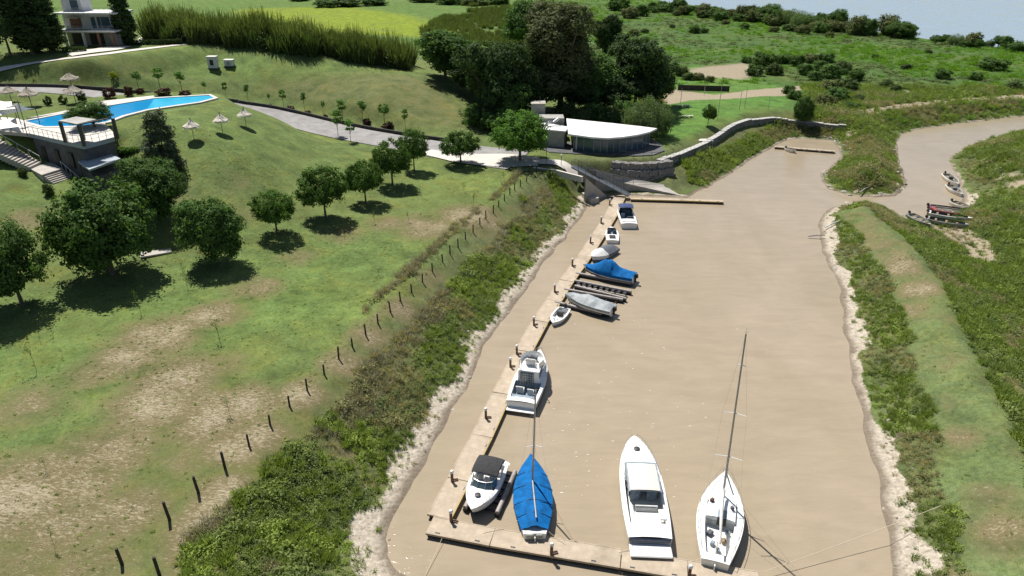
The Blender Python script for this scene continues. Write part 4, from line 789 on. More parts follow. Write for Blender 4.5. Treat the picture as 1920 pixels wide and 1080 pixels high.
wallpoly('abutment_wall', 'pale concrete kerb wall edging the footpath above the gangway', [(1000,313,4.35),(1045,319,4.3),(1092,331,4.2)], .4, 3.3, M['palecon']); wallpoly('slope_kerb', 'narrow sloping concrete kerb beside the gangway', [(1098,334,4.0),(1117,350,2.2),(1136,366,.4)], .3, -.3, M['concrete'])
o = wallpoly('bank_revetment', 'stepped concrete block against the bank at the head of the dock', [(1098,360,1.0),(1116,372,.9)], 1.4, -.5, M['concrete'])
# gabion terraces under the lawn, curved stone wall
gab = simple('gabion_stone', (0.30, 0.29, 0.27), .95, .45, 4.5, 1.0); 
_gm = {}
def gabion_mesh(L, th, h, seed):
    r_ = np.random.default_rng(seed); bm = bmesh.new(); bmesh.ops.create_cube(bm, size=1.0); bmesh.ops.subdivide_edges(bm, edges=bm.edges, cuts=3, use_grid_fill=True)
    for v in bm.verts: v.co = Vector((v.co.x * L, v.co.y * th, (v.co.z + .5) * h)) + Vector(r_.normal(size=3) * .05)
    m_ = bpy.data.meshes.new('gabion_basket'); bm.to_mesh(m_); bm.free(); m_.materials.append(M['gabion']); return m_
GM = [gabion_mesh(1.55, .9, 1.0, i) for i in range(4)]
def gabions(root, pts, dz=None, z=None, sc=(1, 1, 1), st=1.5):
    Q = resample(np.array(pts)[:, :2], st)
    for i, (a, b) in enumerate(zip(Q[:-1], Q[1:])):
        c = bpy.data.objects.new('gabion_basket', GM[i % 4]); C.objects.link(c); c.parent = root; m_ = (a + b) / 2; L = np.hypot(*(b - a)); zz = z if z is not None else float(H(*m_)) + dz
        c.location = (m_[0] - root.location[0], m_[1] - root.location[1], zz - root.location[2]); c.rotation_euler = (0, 0, math.atan2((b - a)[1], (b - a)[0])); c.scale = (L / 1.5 * sc[0], sc[1], sc[2])
g0 = G(1150,312,3.0); o = thing('gabion_terrace', 'stepped dark stone gabion retaining wall below the clubhouse lawn', 'retaining wall', (g0[0], g0[1], 0))
for k, (pa, zt, sc) in enumerate([([(1148,304),(1175,308),(1205,309),(1235,307),(1258,302)], 2.9, 1.15), ([(1146,316),(1175,321),(1205,322),(1238,320),(1260,314)], 1.9, 1.1), ([(1150,327),(1180,332),(1210,333),(1240,331),(1262,325)], .9, 1.1)]): gabions(o, [G(x, y, zt + 1.0) for x, y in pa], z=zt, sc=(1, 1.3, sc))
cw_px = [(1140,289),(1165,296),(1200,300),(1235,299),(1262,290),(1290,277),(1315,266),(1340,252),(1365,236),(1390,224),(1420,216),(1455,212),(1490,212),(1530,216),(1590,220)]
CW = [G(x, y, 4.1) for x, y in cw_px]; o = thing('curved_stone_wall', 'long curved pale stone wall edging the clubhouse lawn above the basin', 'wall', (CW[4][0], CW[4][1], 3)); Q = [(p[0], p[1]) for p in CW]
gabions(o, Q[3:], dz=-.75, sc=(1, 1.25, 1.5), st=1.5)
capm = M['stonetop']; R_ = resample(np.array(Q[3:]), 1.5)
for a, b in zip(R_[:-1], R_[1:]):
    m_ = (a + b) / 2; d = b - a; MB().box((0, 0, .05), (np.hypot(*d) * .97, 1.05, .12)).build('coping_slab', capm, o, loc=(m_[0] - o.location[0], m_[1] - o.location[1], float(H(*m_)) + .77 - o.location[2])).rotation_euler = (0, 0, math.atan2(d[1], d[0]))
mb = MB(); R2 = resample(np.array(Q[:5]), 1.6)
for a in R2: mb.tube((a[0], a[1], 4.0), (a[0], a[1], 5.1), .03, n=5)
o = thing('terrace_railing', 'thin dark railing curving round the clubhouse terrace edge', 'railing', (R2[0][0], R2[0][1], 4.1)); mb.path([(a[0], a[1], 5.1) for a in R2], .03, 5); mb.path([(a[0], a[1], 4.6) for a in R2], .02, 4); wb(mb, 'rail', M['darksteel'], o)
p = T(1323, 268); o = thing('outfall_slab', 'pale concrete outfall box set in the bank below the curved wall', 'outfall', tuple(p)); MB().box((0, .3, .45), (2.6, 1.6, .16)).build('top_slab', M['palecon'], o, bevel=.02); MB().box((0, .5, 0.05), (2.2, 1.0, .7)).build('base', M['concrete'], o)

# club house
g = G(1065, 283, CLUB_Z); o = thing('clubhouse', 'low clubhouse with a white leaf-shaped roof, stone tower and columns', 'building', (g[0], g[1], CLUB_Z)); ZR = CLUB_Z + 2.75
roof_px = [(1062,222),(1100,226),(1150,231),(1200,236.5),(1232,240.5),(1218,247),(1195,252.5),(1168,256.5),(1140,258.5),(1110,257),(1066,251),(1064,240)]
RP_ = [G(x, y, ZR + .25) for x, y in roof_px]; cen = np.mean(RP_, axis=0); mb = MB()
ring = []
for k_, dz_ in ((1.0, 0), (.66, .32), (.33, .45)): ring.append([tuple(cen + (p - cen) * k_ + np.array([0, 0, dz_])) for p in RP_])
mb.grid(ring, True); mb.add(ring[2], [tuple(range(len(RP_)))]); mb.grid([ring[0], [(p[0], p[1], p[2] - .28) for p in ring[0]]], True); mb.add([(p[0], p[1], p[2] - .28) for p in ring[0]], [tuple(range(len(RP_)))]); wb(mb, 'roof', M['roofwhite'], o)
ins = [tuple((cen + (p - cen) * np.array([.86, .80, 1]))[:2]) for p in RP_]; wb(MB().prism(ins, CLUB_Z + .05, ZR - .02), 'glazed_wall', M['glass'], o)
for i in range(len(ins)):
    a, b = np.array(ins[i]), np.array(ins[(i + 1) % len(ins)])
    for t in (0, .5): q_ = a + (b - a) * t; wb(MB().box((q_[0], q_[1], CLUB_Z + 1.4), (.10, .10, 2.7)), 'mullion', M['wallgrey'], o)
for x, y in [(1082,254),(1115,257.5),(1150,257),(1185,253),(1212,247.5)]: q_ = G(x, y, ZR); wb(MB().tube((q_[0], q_[1] + .5, CLUB_Z - .2), (q_[0], q_[1] + .5, ZR), .13, n=8), 'column', M['offwhite'], o, smooth=True)
ter = [G(x, y, CLUB_Z + .12)[:2] for x, y in [(1000,272),(1030,285),(1080,288),(1140,289),(1190,292),(1225,290),(1246,282),(1240,270),(1215,255)]]; wb(MB().prism([tuple(p) for p in ter], CLUB_Z - .6, CLUB_Z + .12), 'terrace', M['darkcon'], o)
fl = [G(x, y, ZR + .3)[:2] for x, y in [(1006,229),(1064,238.5),(1058,246),(1002,241)]]; wb(MB().prism([tuple(p) for p in fl], CLUB_Z - .2, ZR + .15), 'service_block', M['wallgrey'], o); cf = np.mean(fl, axis=0); wb(MB().prism([tuple(cf + (np.array(p) - cf) * 1.08) for p in fl], ZR + .16, ZR + .38), 'flat_roof', M['roofwhite'], o)
q_ = G(1009, 222, ZR); wb(MB().box((q_[0], q_[1] + 1, CLUB_Z + 2.6), (2.6, 2.6, 5.6)), 'tower', M['wallgrey'], o, bevel=.04); wb(MB().box((q_[0], q_[1] + 1, CLUB_Z + 5.5), (2.8, 2.8, .2)), 'tower_cap', M['concrete'], o); wb(MB().tube((q_[0] + .3, q_[1] + 1, CLUB_Z + 5.6), (q_[0] + .3, q_[1] + 1, CLUB_Z + 6.6), .06, n=5), 'chimney_pipe', M['darksteel'], o)
q_ = G(1035, 226, ZR + .6); wb(MB().box((q_[0], q_[1] + 1.5, CLUB_Z + 1.9), (4.5, 3.2, 3.8)), 'kitchen_block', M['wallgrey'], o, bevel=.03); q_ = G(1033, 234, ZR + .6)
mb = MB(); mb.path([(q_[0] - .9, q_[1], ZR + .3), (q_[0] - .5, q_[1], ZR + 1.1), (q_[0] + .4, q_[1] + .3, ZR + .9), (q_[0] + 1.4, q_[1] + .6, ZR + 1.6)], .28, 8); wb(mb, 'extractor_duct', M['alu'], o, smooth=True)
q_ = G(1058, 262, CLUB_Z + 1); wb(MB().box((q_[0], q_[1], CLUB_Z + 1.1), (1.0, .12, 2.1)), 'door', M['darksteel'], o)
for x, y, lb in [(1024,312,'tall dark lamp post beside the footpath under the round tree'),(1052,311,'short lamp with white globe beside the footpath')]:
    q_ = T(x, y); hgt = 4.6 if x < 1040 else 1.6; o = thing('lamp_post', lb, 'lamp post', tuple(q_)); MB().tube((0, 0, -.2), (0, 0, hgt), .05, n=6).build('pole', M['darksteel'], o); MB().lathe([(0, 0), (.12, .05), (.17, .18), (.12, .31), (0, .36)], 10, (0, 0, hgt - .02)).build('globe', M['gel'], o, smooth=True)
for i, (x, y, h_) in enumerate([(1276,194,3.4),(1320,179,3.6),(1345,226,8.0),(1386,207,4.2),(1396,203,4.2),(1440,206,3)]): q_ = T(x, y); o = MB().tube((0, 0, -.2), (0, 0, h_), .06, .045, n=6).build('lawn_pole', M['alu'], None, loc=tuple(q_)); tag(o, 'thin grey metal pole standing on the lawn inside the curved wall' if i != 2 else 'tallest thin grey pole on the lawn near the small round tree', 'pole', 'poles on the clubhouse lawn')
for x, y, lb in [(1283,201,'pale bench slab on the lawn, farther from the clubhouse'),(1288,221,'pale bench slab on the lawn, closer to the clubhouse')]: q_ = T(x, y); o = thing('lawn_bench', lb, 'bench', tuple(q_), .1); MB().box((0, 0, .42), (2.6, .5, .1)).build('seat', M['palecon'], o, bevel=.02); [MB().box((s_, 0, .18), (.25, .4, .4)).build('leg', M['concrete'], o) for s_ in (-.9, .9)]
q_ = T(1318, 172); o = thing('field_fence', 'dark mesh windbreak fence at the dirt yard beyond the lawn', 'fence', tuple(q_), -.15)
for i in range(6): MB().tube((-6.2 + i * 2.5, 0, 0), (-6.2 + i * 2.5, 0, 1.7), .05, n=5).build('post', M['darksteel'], o)
for i in range(5): MB().box((-4.95 + i * 2.5, 0, .85), (2.42, .03, 1.4)).build('mesh_panel', M['walldark'], o)

# pool terrace
PW = [(47,228),(100,218),(140,210),(200,199.5),(289,185),(392,179),(401,184.5),(372,192),(322,199),(275,206),(228,218),(200,229),(150,237),(84,238)]
pw = [G(x, y, POOL_Z + .02) for x, y in PW]; pc = np.mean(pw, axis=0); o = thing('swimming_pool', 'long blue swimming pool with pale coping, tapering to a shallow wading end', 'pool', (pc[0], pc[1], POOL_Z))
dp = [pw[i] for i in (0, 1, 2, 3, 4, 9, 10, 11, 12, 13)]; sp_ = [pw[i] for i in (4, 5, 6, 7, 8, 9)]
for nm, P, mt, zz in (('deep_water', dp, 'pooldeep', .0), ('shallow_water', sp_, 'poolshallow', .004)):
    mb = MB(); mb.add([(p[0], p[1], POOL_Z + zz) for p in P], [tuple(range(len(P)))]); wb(mb, nm, M[mt], o)
mb = MB(); out_ = []
for i in range(len(pw)):
    a, b, c = pw[i - 1][:2], pw[i][:2], pw[(i + 1) % len(pw)][:2]; t_ = (c - a) / np.linalg.norm(c - a); out_.append(pw[i][:2] + np.array([-t_[1], t_[0]]) * .75 * (1 if 1 else -1))
mb.grid([[(p[0], p[1], POOL_Z + .12) for p in pw], [(p[0], p[1], POOL_Z + .12) for p in out_], [(p[0], p[1], POOL_Z - .7) for p in out_]], True); mb.grid([[(p[0], p[1], POOL_Z + .12) for p in pw], [(p[0], p[1], POOL_Z - .3) for p in pw]], True); wb(mb, 'coping', M['palecon'], o)
dk = [G(x, y, POOL_Z)[:2] for x, y in [(-140,262),(-140,212),(30,222),(46,227),(84,239),(152,238),(196,231),(212,248),(214,258),(157,273),(55,251),(0,246)]]
o = MB().prism([tuple(p) for p in dk], POOL_Z - .45, POOL_Z + .06).build('pool_deck', M['palecon'], None); tag(o, 'white paved sun deck beside the blue pool', kind='structure')
dk2 = [G(x, y, POOL_Z)[:2] for x, y in [(50,222.5),(140,205),(185,191),(288,180),(290,184.3),(200,198.7),(140,209)]]; o = MB().prism([tuple(p) for p in dk2], POOL_Z - .4, POOL_Z + .09).build('pool_side_paving', M['palecon'], None); tag(o, 'pale paving strip along the far side of the pool', kind='structure')
# bar building under the terrace
bc = G(130, 262, POOL_Z); o = thing('terrace_bar', 'dark two-level terrace bar with pergola and railing below the pool deck', 'building', (bc[0], bc[1], 9.0))
fp = [G(x, y, POOL_Z)[:2] for x, y in [(60,252.5),(156,272),(213,257.5),(205,243),(120,240)]]; wb(MB().prism([tuple(p) for p in fp], 8.4, POOL_Z - .46), 'lower_wall', M['darkcon'], o)
edge = [G(x, y, POOL_Z) for x, y in [(55,251),(157,273),(214,258)]]; mb = MB(); Q = resample(np.array([e[:2] for e in edge]), 1.1)
for q_ in Q: mb.tube((q_[0], q_[1] + .1, POOL_Z), (q_[0], q_[1] + .1, POOL_Z + 1.0), .03, n=5)
mb.path([(q_[0], q_[1] + .1, POOL_Z + 1.0) for q_ in Q], .035, 5); mb.path([(q_[0], q_[1] + .1, POOL_Z + .5) for q_ in Q], .02, 4); wb(mb, 'railing', M['darksteel'], o)
wb(MB().add([(e[0], e[1] - .02, POOL_Z + .08) for e in edge] + [(e[0], e[1] - .02, POOL_Z - .5) for e in edge], [(0, 1, 4, 3), (1, 2, 5, 4)]), 'deck_fascia', M['awning'], o)
PZ = POOL_Z + 2.9; pg = [G(x, y, PZ) for x, y in [(109,226),(144,232.5),(181,223.5),(143,218.5)]]; wb(MB().prism([tuple(p[:2]) for p in pg], PZ - .18, PZ), 'pergola_roof', M['wallgrey'], o)
far_c = G(208, 219.5, PZ)
for p in pg[:2] + [pg[3], far_c]: wb(MB().box((p[0] + .1, p[1] + .15, (POOL_Z + PZ - .2) / 2), (.34, .34, PZ - .2 - POOL_Z)), 'pergola_post', M['darksteel'], o)
wb(MB().tube(pg[2] - np.array([0, 0, .1]), far_c - np.array([0, 0, .1]), .14, n=4).tube(pg[1] - np.array([0, 0, .12]), far_c - np.array([0, 0, .12]), .1, n=4), 'pergola_beam', M['darksteel'], o)
aw = [G(x, y, 11.3) for x, y in [(146,302),(167,318),(226,297),(208,289)]]; wb(MB().prism([tuple(p[:2]) for p in aw], 11.05, 11.3), 'lower_canopy', M['awning'], o)
for p in aw: wb(MB().tube((p[0], p[1] + .15, 8.2), (p[0], p[1] + .15, 11.05), .07, n=6), 'canopy_post', M['darksteel'], o)
bw = [tuple(np.array(p[:2]) + np.array([0, .9])) for p in aw]; wb(MB().prism(bw, 7.6, 9.9), 'bar_counter', M['darkcon'], o)
for t in (.2, .45, .7): q_ = edge[0] + (edge[1] - edge[0]) * t; wb(MB().box((q_[0], q_[1] - .1 + .25 * 0, 10.9), (.9, .15, 2.1), rz=math.atan2((edge[1] - edge[0])[1], (edge[1] - edge[0])[0])), 'doorway', M['black'], o)
# stairs
def stairs(label, tl, tr, bl, br, n, zt, zb_):
    A, B, Cc, D = G(*tl, zt), G(*tr, zt), G(*bl, zb_), G(*br, zb_); o = thing('garden_stairs', label, 'stairs', (Cc[0], Cc[1], zb_))
    for i in range(n):
        t0, t1 = i / n, (i + 1.0) / n; z = zt + (zb_ - zt) * t0; q_ = [A + (Cc - A) * t0, A + (Cc - A) * t1, B + (D - B) * t1, B + (D - B) * t0]; mb = MB(); mb.add([(p[0], p[1], z) for p in q_] + [(p[0], p[1], z - .9) for p in q_], [(0, 1, 2, 3), (7, 6, 5, 4), (0, 4, 5, 1), (1, 5, 6, 2), (2, 6, 7, 3), (3, 7, 4, 0)]); wb(mb, 'step', M['concrete'], o)
    mb = MB()
    for t in np.linspace(0, 1, 5): p = B + (D - B) * t; mb.tube(p, p + np.array([0, 0, 1.0]), .03, n=5)
    mb.tube(B + np.array([0, 0, 1.0]), D + np.array([0, 0, 1.0]), .04, n=5); wb(mb, 'handrail', M['offwhite'], o); return o
stairs('upper concrete stairs with pale handrail descending from the pool deck', (-32,276), (-8,258), (56,316), (78,306), 14, 12.9, 9.9)
stairs('lower concrete stairs with broad steps leading down to the lawn', (78,328), (117,316), (116,358), (152,346), 10, 9.7, 7.9)
ld = [G(x, y, 9.8)[:2] for x, y in [(56,316),(78,306),(98,304),(117,316),(78,328)]]; o = MB().prism([tuple(p) for p in ld], 8.6, 9.8).build('stair_landing', M['concrete'], None); tag(o, 'grey concrete landing between the two flights of stairs', kind='structure')
# straw parasols
def parasol_proto(mat, label):
    o = thing('straw_parasol', label, 'parasol', (0, 0, 0), 0); r_ = np.random.default_rng(4); MB().tube((0, 0, -.3), (0, 0, 2.45), .05, n=6).build('pole', M['wood'], o); mb = MB(); n = 20; prof = [(0.05, 2.75), (.35, 2.45), (.8, 2.1), (1.35, 1.8)]
    rows = [[(r * (1 + r_.normal() * .05 * (i > 1)) * math.cos(6.283 * k / n), r * (1 + r_.normal() * .05 * (i > 1)) * math.sin(6.283 * k / n), z + r_.normal() * .05 * (i > 0)) for k in range(n)] for i, (r, z) in enumerate(prof)]; mb.grid(rows, True)
    for k in range(n * 2): a = 6.283 * k / n / 2; r0 = 1.25; z0 = 1.85; mb.add([(r0 * math.cos(a - .09), r0 * math.sin(a - .09), z0), (r0 * math.cos(a + .09), r0 * math.sin(a + .09), z0), ((r0 + .3) * math.cos(a), (r0 + .3) * math.sin(a), z0 - .28 - .15 * r_.random())], [(0, 1, 2)])
    mb.build('thatch', mat, o); MB().lathe([(.12, 2.6), (.08, 2.85), (0, 2.95)], 8).build('finial', M['wood'], o); return o
P1 = parasol_proto(M['straw'], ''); P2 = parasol_proto(M['palestraw'], '')
def base_at(px, py, z): return G(px, py, z)
for i, (x, y, lb) in enumerate([(23,193,'grey straw parasol beside the white shade sails'),(60,200,'grey straw parasol between shade sails and round bushes'),(143,194,'grey straw parasol beside the pool, close to the dark red bushes'),(136,168,'grey straw parasol standing by the road behind the pool')]):
    c = P1 if i == 0 else copy_tree(P1); q_ = T(x, y); c.location = tuple(q_); tag(c, lb, 'parasol', 'straw parasols by the pool'); c.scale = (1.1,) * 3 if i != 3 else (1.15,) * 3; c.rotation_euler.z = i
for i, (x, y, lb) in enumerate([(364,262,'pale straw parasol on the grass slope, closest to the grey-green conifer'),(418,250,'middle pale straw parasol of the three on the grass slope'),(462,238,'pale straw parasol on the grass slope, closest to the road')]):
    c = P2 if i == 0 else copy_tree(P2); q_ = T(x, y); c.location = tuple(q_); tag(c, lb, 'parasol', 'straw parasols on the slope'); c.scale = (.78, .78, 1.05); c.rotation_euler.z = i
# shade sails
def sail(label, cs):
    P = [G(*c) for c in cs]; m_ = np.mean(P, axis=0); o = thing('shade_sail', label, 'shade sail', (m_[0], m_[1], POOL_Z), 0, 'white shade sails'); n = 8; mb = MB(); rows = []
    for i in range(n + 1):
        u = i / n; row = []
        for j in range(n + 1):
            v = j / n; p = (P[0] * (1 - u) + P[1] * u) * (1 - v) + (P[3] * (1 - u) + P[2] * u) * v; e = (4 * u * (1 - u)) * .5 + (4 * v * (1 - v)) * .5; p = p + (m_ - p) * .16 * ((4 * u * (1 - u)) * (1 - 4 * v * (1 - v)) + (4 * v * (1 - v)) * (1 - 4 * u * (1 - u))); row.append((p[0], p[1], p[2] - .25 * e))
        rows.append(row)
    wb(mb.grid(rows), 'canvas', M['sail'], o, smooth=True)
    for p in P: wb(MB().tube((p[0], p[1], POOL_Z - .2), (p[0], p[1], p[2] + .3), .05, n=6), 'pole', M['darksteel'], o)
sail('white shade sail stretched over the pool deck between the parasols', [(-10,207,16.0),(-14,184,17.0),(22,190,15.6),(30,203,16.6)]); sail('larger white shade sail in front, its tip pointing to the pool', [(-30,222,15.4),(-5,203,16.2),(34,192,16.8),(66,203,15.6)]); sail('low white shade sail above the stairs end of the pool deck', [(-40,246,15.0),(-30,226,15.6),(14,222,15.0),(46,236,14.6)])
# house on the hill
hb = G(168, 88, HOUSE_Z); o = thing('terraced_house', 'grey three-level modern house with balconies on the hilltop', 'building', (hb[0], hb[1], HOUSE_Z)); X, Y, Z = hb[0], hb[1] + 2, HOUSE_Z
def hbx(nm, c, s_, mt, par=None, **kw): mb = MB().box((X + c[0], Y + c[1], Z + c[2]), s_); return wb(mb, nm, M[mt], o, **kw) if par is None else MB().box((X + c[0] - o.location[0], Y + c[1] - o.location[1], Z + c[2] - o.location[2]), s_).build(nm, M[mt], par)
hbx('ground_floor_wall', (0, 3.2, 1.5), (11.5, 5, 3.0), 'wallgrey'); hbx('balcony_slab', (0, 1.4, 3.15), (13, 8.4, .3), 'whitewall'); hbx('upper_wall', (0, 4.0, 4.85), (12.4, 5, 3.1), 'whitewall'); hbx('roof_slab', (0, 3.0, 6.55), (13.2, 8.0, .3), 'whitewall'); hbx('penthouse_wall', (-4.2, 4.5, 8.1), (4.2, 4, 2.8), 'whitewall'); hbx('penthouse_roof', (-4.2, 4.3, 9.6), (4.8, 4.6, .22), 'whitewall')
for x_ in (-4.5, -.6, 2.6, 5.5): hbx('pillar', (x_, -2.2, 1.5), (.4, .4, 3.0), 'whitewall' if x_ < 0 else 'brick')
for x_, w_, mt in [(-3.6, 2.4, 'brick'), (.2, .9, 'greyblue'), (1.4, .7, 'black'), (2.8, 1.8, 'greyblue'), (4.7, 1.4, 'greyblue')]:
    wn = hbx('window', (x_, 1.47, 4.6), (w_, .1, 2.2), 'glass' if mt != 'brick' else 'brick'); hbx('frame', (x_, 1.45, 5.72), (w_ + .1, .14, .08), 'offwhite', wn)
for x_, w_ in [(-3.4, 2.6), (.6, 3.0)]: hbx('garage_opening', (x_, .67, 1.3), (w_, .08, 2.3), 'black')
hbx('penthouse_window', (-3.6, 2.47, 8.0), (1.6, .08, 1.9), 'glass'); hbx('awning', (-3.6, .6, 5.6), (2.8, 1.6, .12), 'canvaslight'); hbx('balcony_grass', (-2.5, -1.6, 3.34), (6, 1.8, .08), 'hedge')
for y_, z_, w_ in [(-2.7, 3.3, 12.8), (-.9, 6.7, 13.0)]:
    mb = MB(); [mb.tube((X - w_ / 2 + w_ * i / 12, Y + y_, Z + z_), (X - w_ / 2 + w_ * i / 12, Y + y_, Z + z_ + .95), .025, n=5) for i in range(13)]; mb.tube((X - w_ / 2, Y + y_, Z + z_ + .95), (X + w_ / 2, Y + y_, Z + z_ + .95), .035, n=5); wb(mb, 'railing', M['alu'], o)
for x, y, wd, lb in [(140,98,4.5,'clipped dark hedge in front of the terraced house'), (292,84,11,'long clipped dark hedge round the hilltop pool beside the house')]:
    q_ = T(x, y); rg = np.random.default_rng(int(x)); N_ = int(wd * 260); P = np.stack([rg.uniform(-wd / 2, wd / 2, N_), rg.uniform(-.5, .5, N_), rg.uniform(0, 1.1, N_)], 1); hm = quad_mesh('hedge', P, rg.normal(size=(N_, 3)) + np.array([0, -.3, .5]), .13 * (.7 + .6 * rg.random(N_)), .7, rg.random(N_), LM['dark'], rg); c = bpy.data.objects.new('hedge', hm); C.objects.link(c); c.location = tuple(q_); c.rotation_euler.z = .22; tag(c, lb, 'hedge')
hp = [G(x, y, HOUSE_Z + .12) for x, y in [(250,82),(262,70),(318,68),(335,73),(300,79)]]; c = np.mean(hp, axis=0); o = thing('house_pool', 'small pale green pool beside the hilltop house', 'pool', tuple(c)); wb(MB().prism([tuple(p[:2]) for p in hp], HOUSE_Z - .3, HOUSE_Z + .1), 'surround', M['palecon'], o); w2 = [c + (p - c) * .78 for p in hp]; mb = MB(); mb.add([(p[0], p[1], HOUSE_Z + .11) for p in w2], [tuple(range(len(w2)))]); M['poolpale'] = water_material('pale_pool_water', (.16, .34, .33), (.2, .38, .37), .1, .1); wb(mb, 'water', M['poolpale'], o)
for x, y, s_, lb in [(401,128,(1.9,1.4,2.3),'tall white utility cabinet with dark opening on the hillside'),(431,124,(1.8,1.4,1.2),'low white utility box on the hillside')]:
    q_ = T(x, y); o = thing('utility_cabinet', lb, 'cabinet', tuple(q_)); MB().box((0, 0, s_[2] / 2 + .1), s_).build('housing', M['whitewall'], o, bevel=.04); MB().box((0, 0, .02), (s_[0] + .3, s_[1] + .3, .2)).build('plinth', M['darkcon'], o); MB().box((0, -s_[1] / 2 - .02, s_[2] * .55), (s_[0] * .4, .04, s_[2] * .5)).build('door', M['black'] if s_[2] > 2 else M['wallgrey'], o); MB().box((0, 0, s_[2] + .16), (s_[0] + .2, s_[1] + .2, .1)).build('lid', M['offwhite'], o)
q_ = G(228, 266, 12.4); rg = np.random.default_rng(9); N_ = 2200; P = np.stack([rg.uniform(-1, 1, N_) * 2.4, rg.uniform(-.55, .55, N_), rg.uniform(0, 1.0, N_)], 1); P[:, 1] += .25 * P[:, 0] ** 2 * .3; c = bpy.data.objects.new('hedge', quad_mesh('hedge', P, rg.normal(size=(N_, 3)) + np.array([0, 0, .5]), .13 * (.7 + .6 * rg.random(N_)), .7, rg.random(N_), LM['round'], rg)); C.objects.link(c); c.location = (q_[0], q_[1], float(H(q_[0], q_[1])) - .1); tag(c, 'curved clipped hedge beside the terrace bar pergola', 'hedge')
# driftwood on the shores
for x, y, L, rz, lb in [(1560,424,3.2,.55,'pale driftwood plank leaning on the levee tip'),(1622,358,4.0,.7,'weathered log propped on the island shore'),(1530,446,2.2,-.2,'dead branch lying in the water off the levee tip')]:
    q_ = T(x, y) if x != 1530 else G(x, y, .1); o = MB().tube((-L / 2, 0, .15), (0, .1, .35), .09, .1, n=6).tube((0, .1, .35), (L / 2, 0, .5), .1, .06, n=6).build('driftwood', M['canvaslight'] if x == 1560 else M['twiggrey'] if 'twiggrey' in M else M['tubegrey'], None, loc=tuple(q_)); o.rotation_euler.z = rz; tag(o, lb, 'driftwood')
# ------------------------------------------------------------------ floating docks
def pontoon(a, b, width, label, group, yel=True):
    """floating deck from a to b: right-hand edge line, body to the left of it"""
    a = np.array(a[:2], float); b = np.array(b[:2], float); d = b - a; L = np.hypot(*d); u = d / L; nrm = np.array([-u[1], u[0]]); mid = (a + b) / 2 + nrm * width / 2
    o = thing('floating_pontoon', label, 'pontoon', (mid[0], mid[1], 0), math.atan2(d[1], d[0]), group); g = .05
    MB().box((0, 0, .37), (L - g, width, .14)).build('deck', M['dock'], o, bevel=.02)
    MB().box((0, 0, .10), (L - g - .1, width - .14, .44)).build('float', M['dockside'], o)
    for s_ in (-1, 1): MB().box((0, s_ * (width / 2 + .035), .36), (L - g, .07, .17)).build('edge_strip', M['dockyellow'] if (yel and s_ < 0) else M['dock'], o)
    for x_ in (-L * .32, L * .3): 
        MB().tube((x_ - .16, -width / 2 + .14, .47), (x_ + .16, -width / 2 + .14, .47), .035, n=6).box((x_ , -width / 2 + .14, .452), (.12, .08, .03)).build('cleat', M['alu'], o)
    return o
RE = [(844,974),(880,903),(922,820),(958,740),(997,660),(1027,604),(1052,565),(1075,528),(1108,482),(1133,442),(1154,408),(1173,368)]
RW = [G(x, y, .45) for x, y in RE]
DL = ['beside the bowrider bow', 'beside the bowrider stern', 'on open water between flybridge boat and bowrider', 'beside the flybridge boat', 'ahead of the flybridge boat', 'beside the small open dinghy', 'beside the lift of the grey-covered boat', 'beside the empty boat lift', 'beside the blue-covered motorboat', 'beside the two-tone covered boat and runabout', 'below the gangway, beside the navy bimini boat']
for i in range(len(RW) - 1): pontoon(RW[i], RW[i + 1], 1.7, 'sandy-coloured long dock section ' + DL[i], 'sections of the long dock')
FN = [G(x, y, .45) for x, y in [(798,998),(918,1021.5),(1163,1063),(1290,1085),(1427,1108)]]
for i in range(4):
    a, b = FN[i], FN[i + 1]
    pontoon(a, b, 1.5, ['floating pontoon forming the corner where the two docks meet', 'floating pontoon behind the blue-covered sailboat', 'floating pontoon behind the white motor cruiser', 'end pontoon behind the white sailboat'][i], 'sections of the cross dock', yel=False)
for a, b, lb in [((1182,374),(1302,377.5),'yellowish boom pontoon at the foot of the concrete boat ramp'), ((1302,377.5),(1357,379.5),'outer end of the yellowish boom pontoon beyond the boat ramp')]:
    pontoon(G(*a, .35), G(*b, .35), .8, lb, 'boom pontoons by the ramp')
a, b = G(1452,276,.35), G(1566,285,.35)
for i in range(4):
    p, q_ = a + (b - a) * i / 4, a + (b - a) * (i + 1) / 4; pontoon(p, q_, .75, 'small weathered pontoon across the tail of the basin', 'pontoons across the basin tail', yel=False)
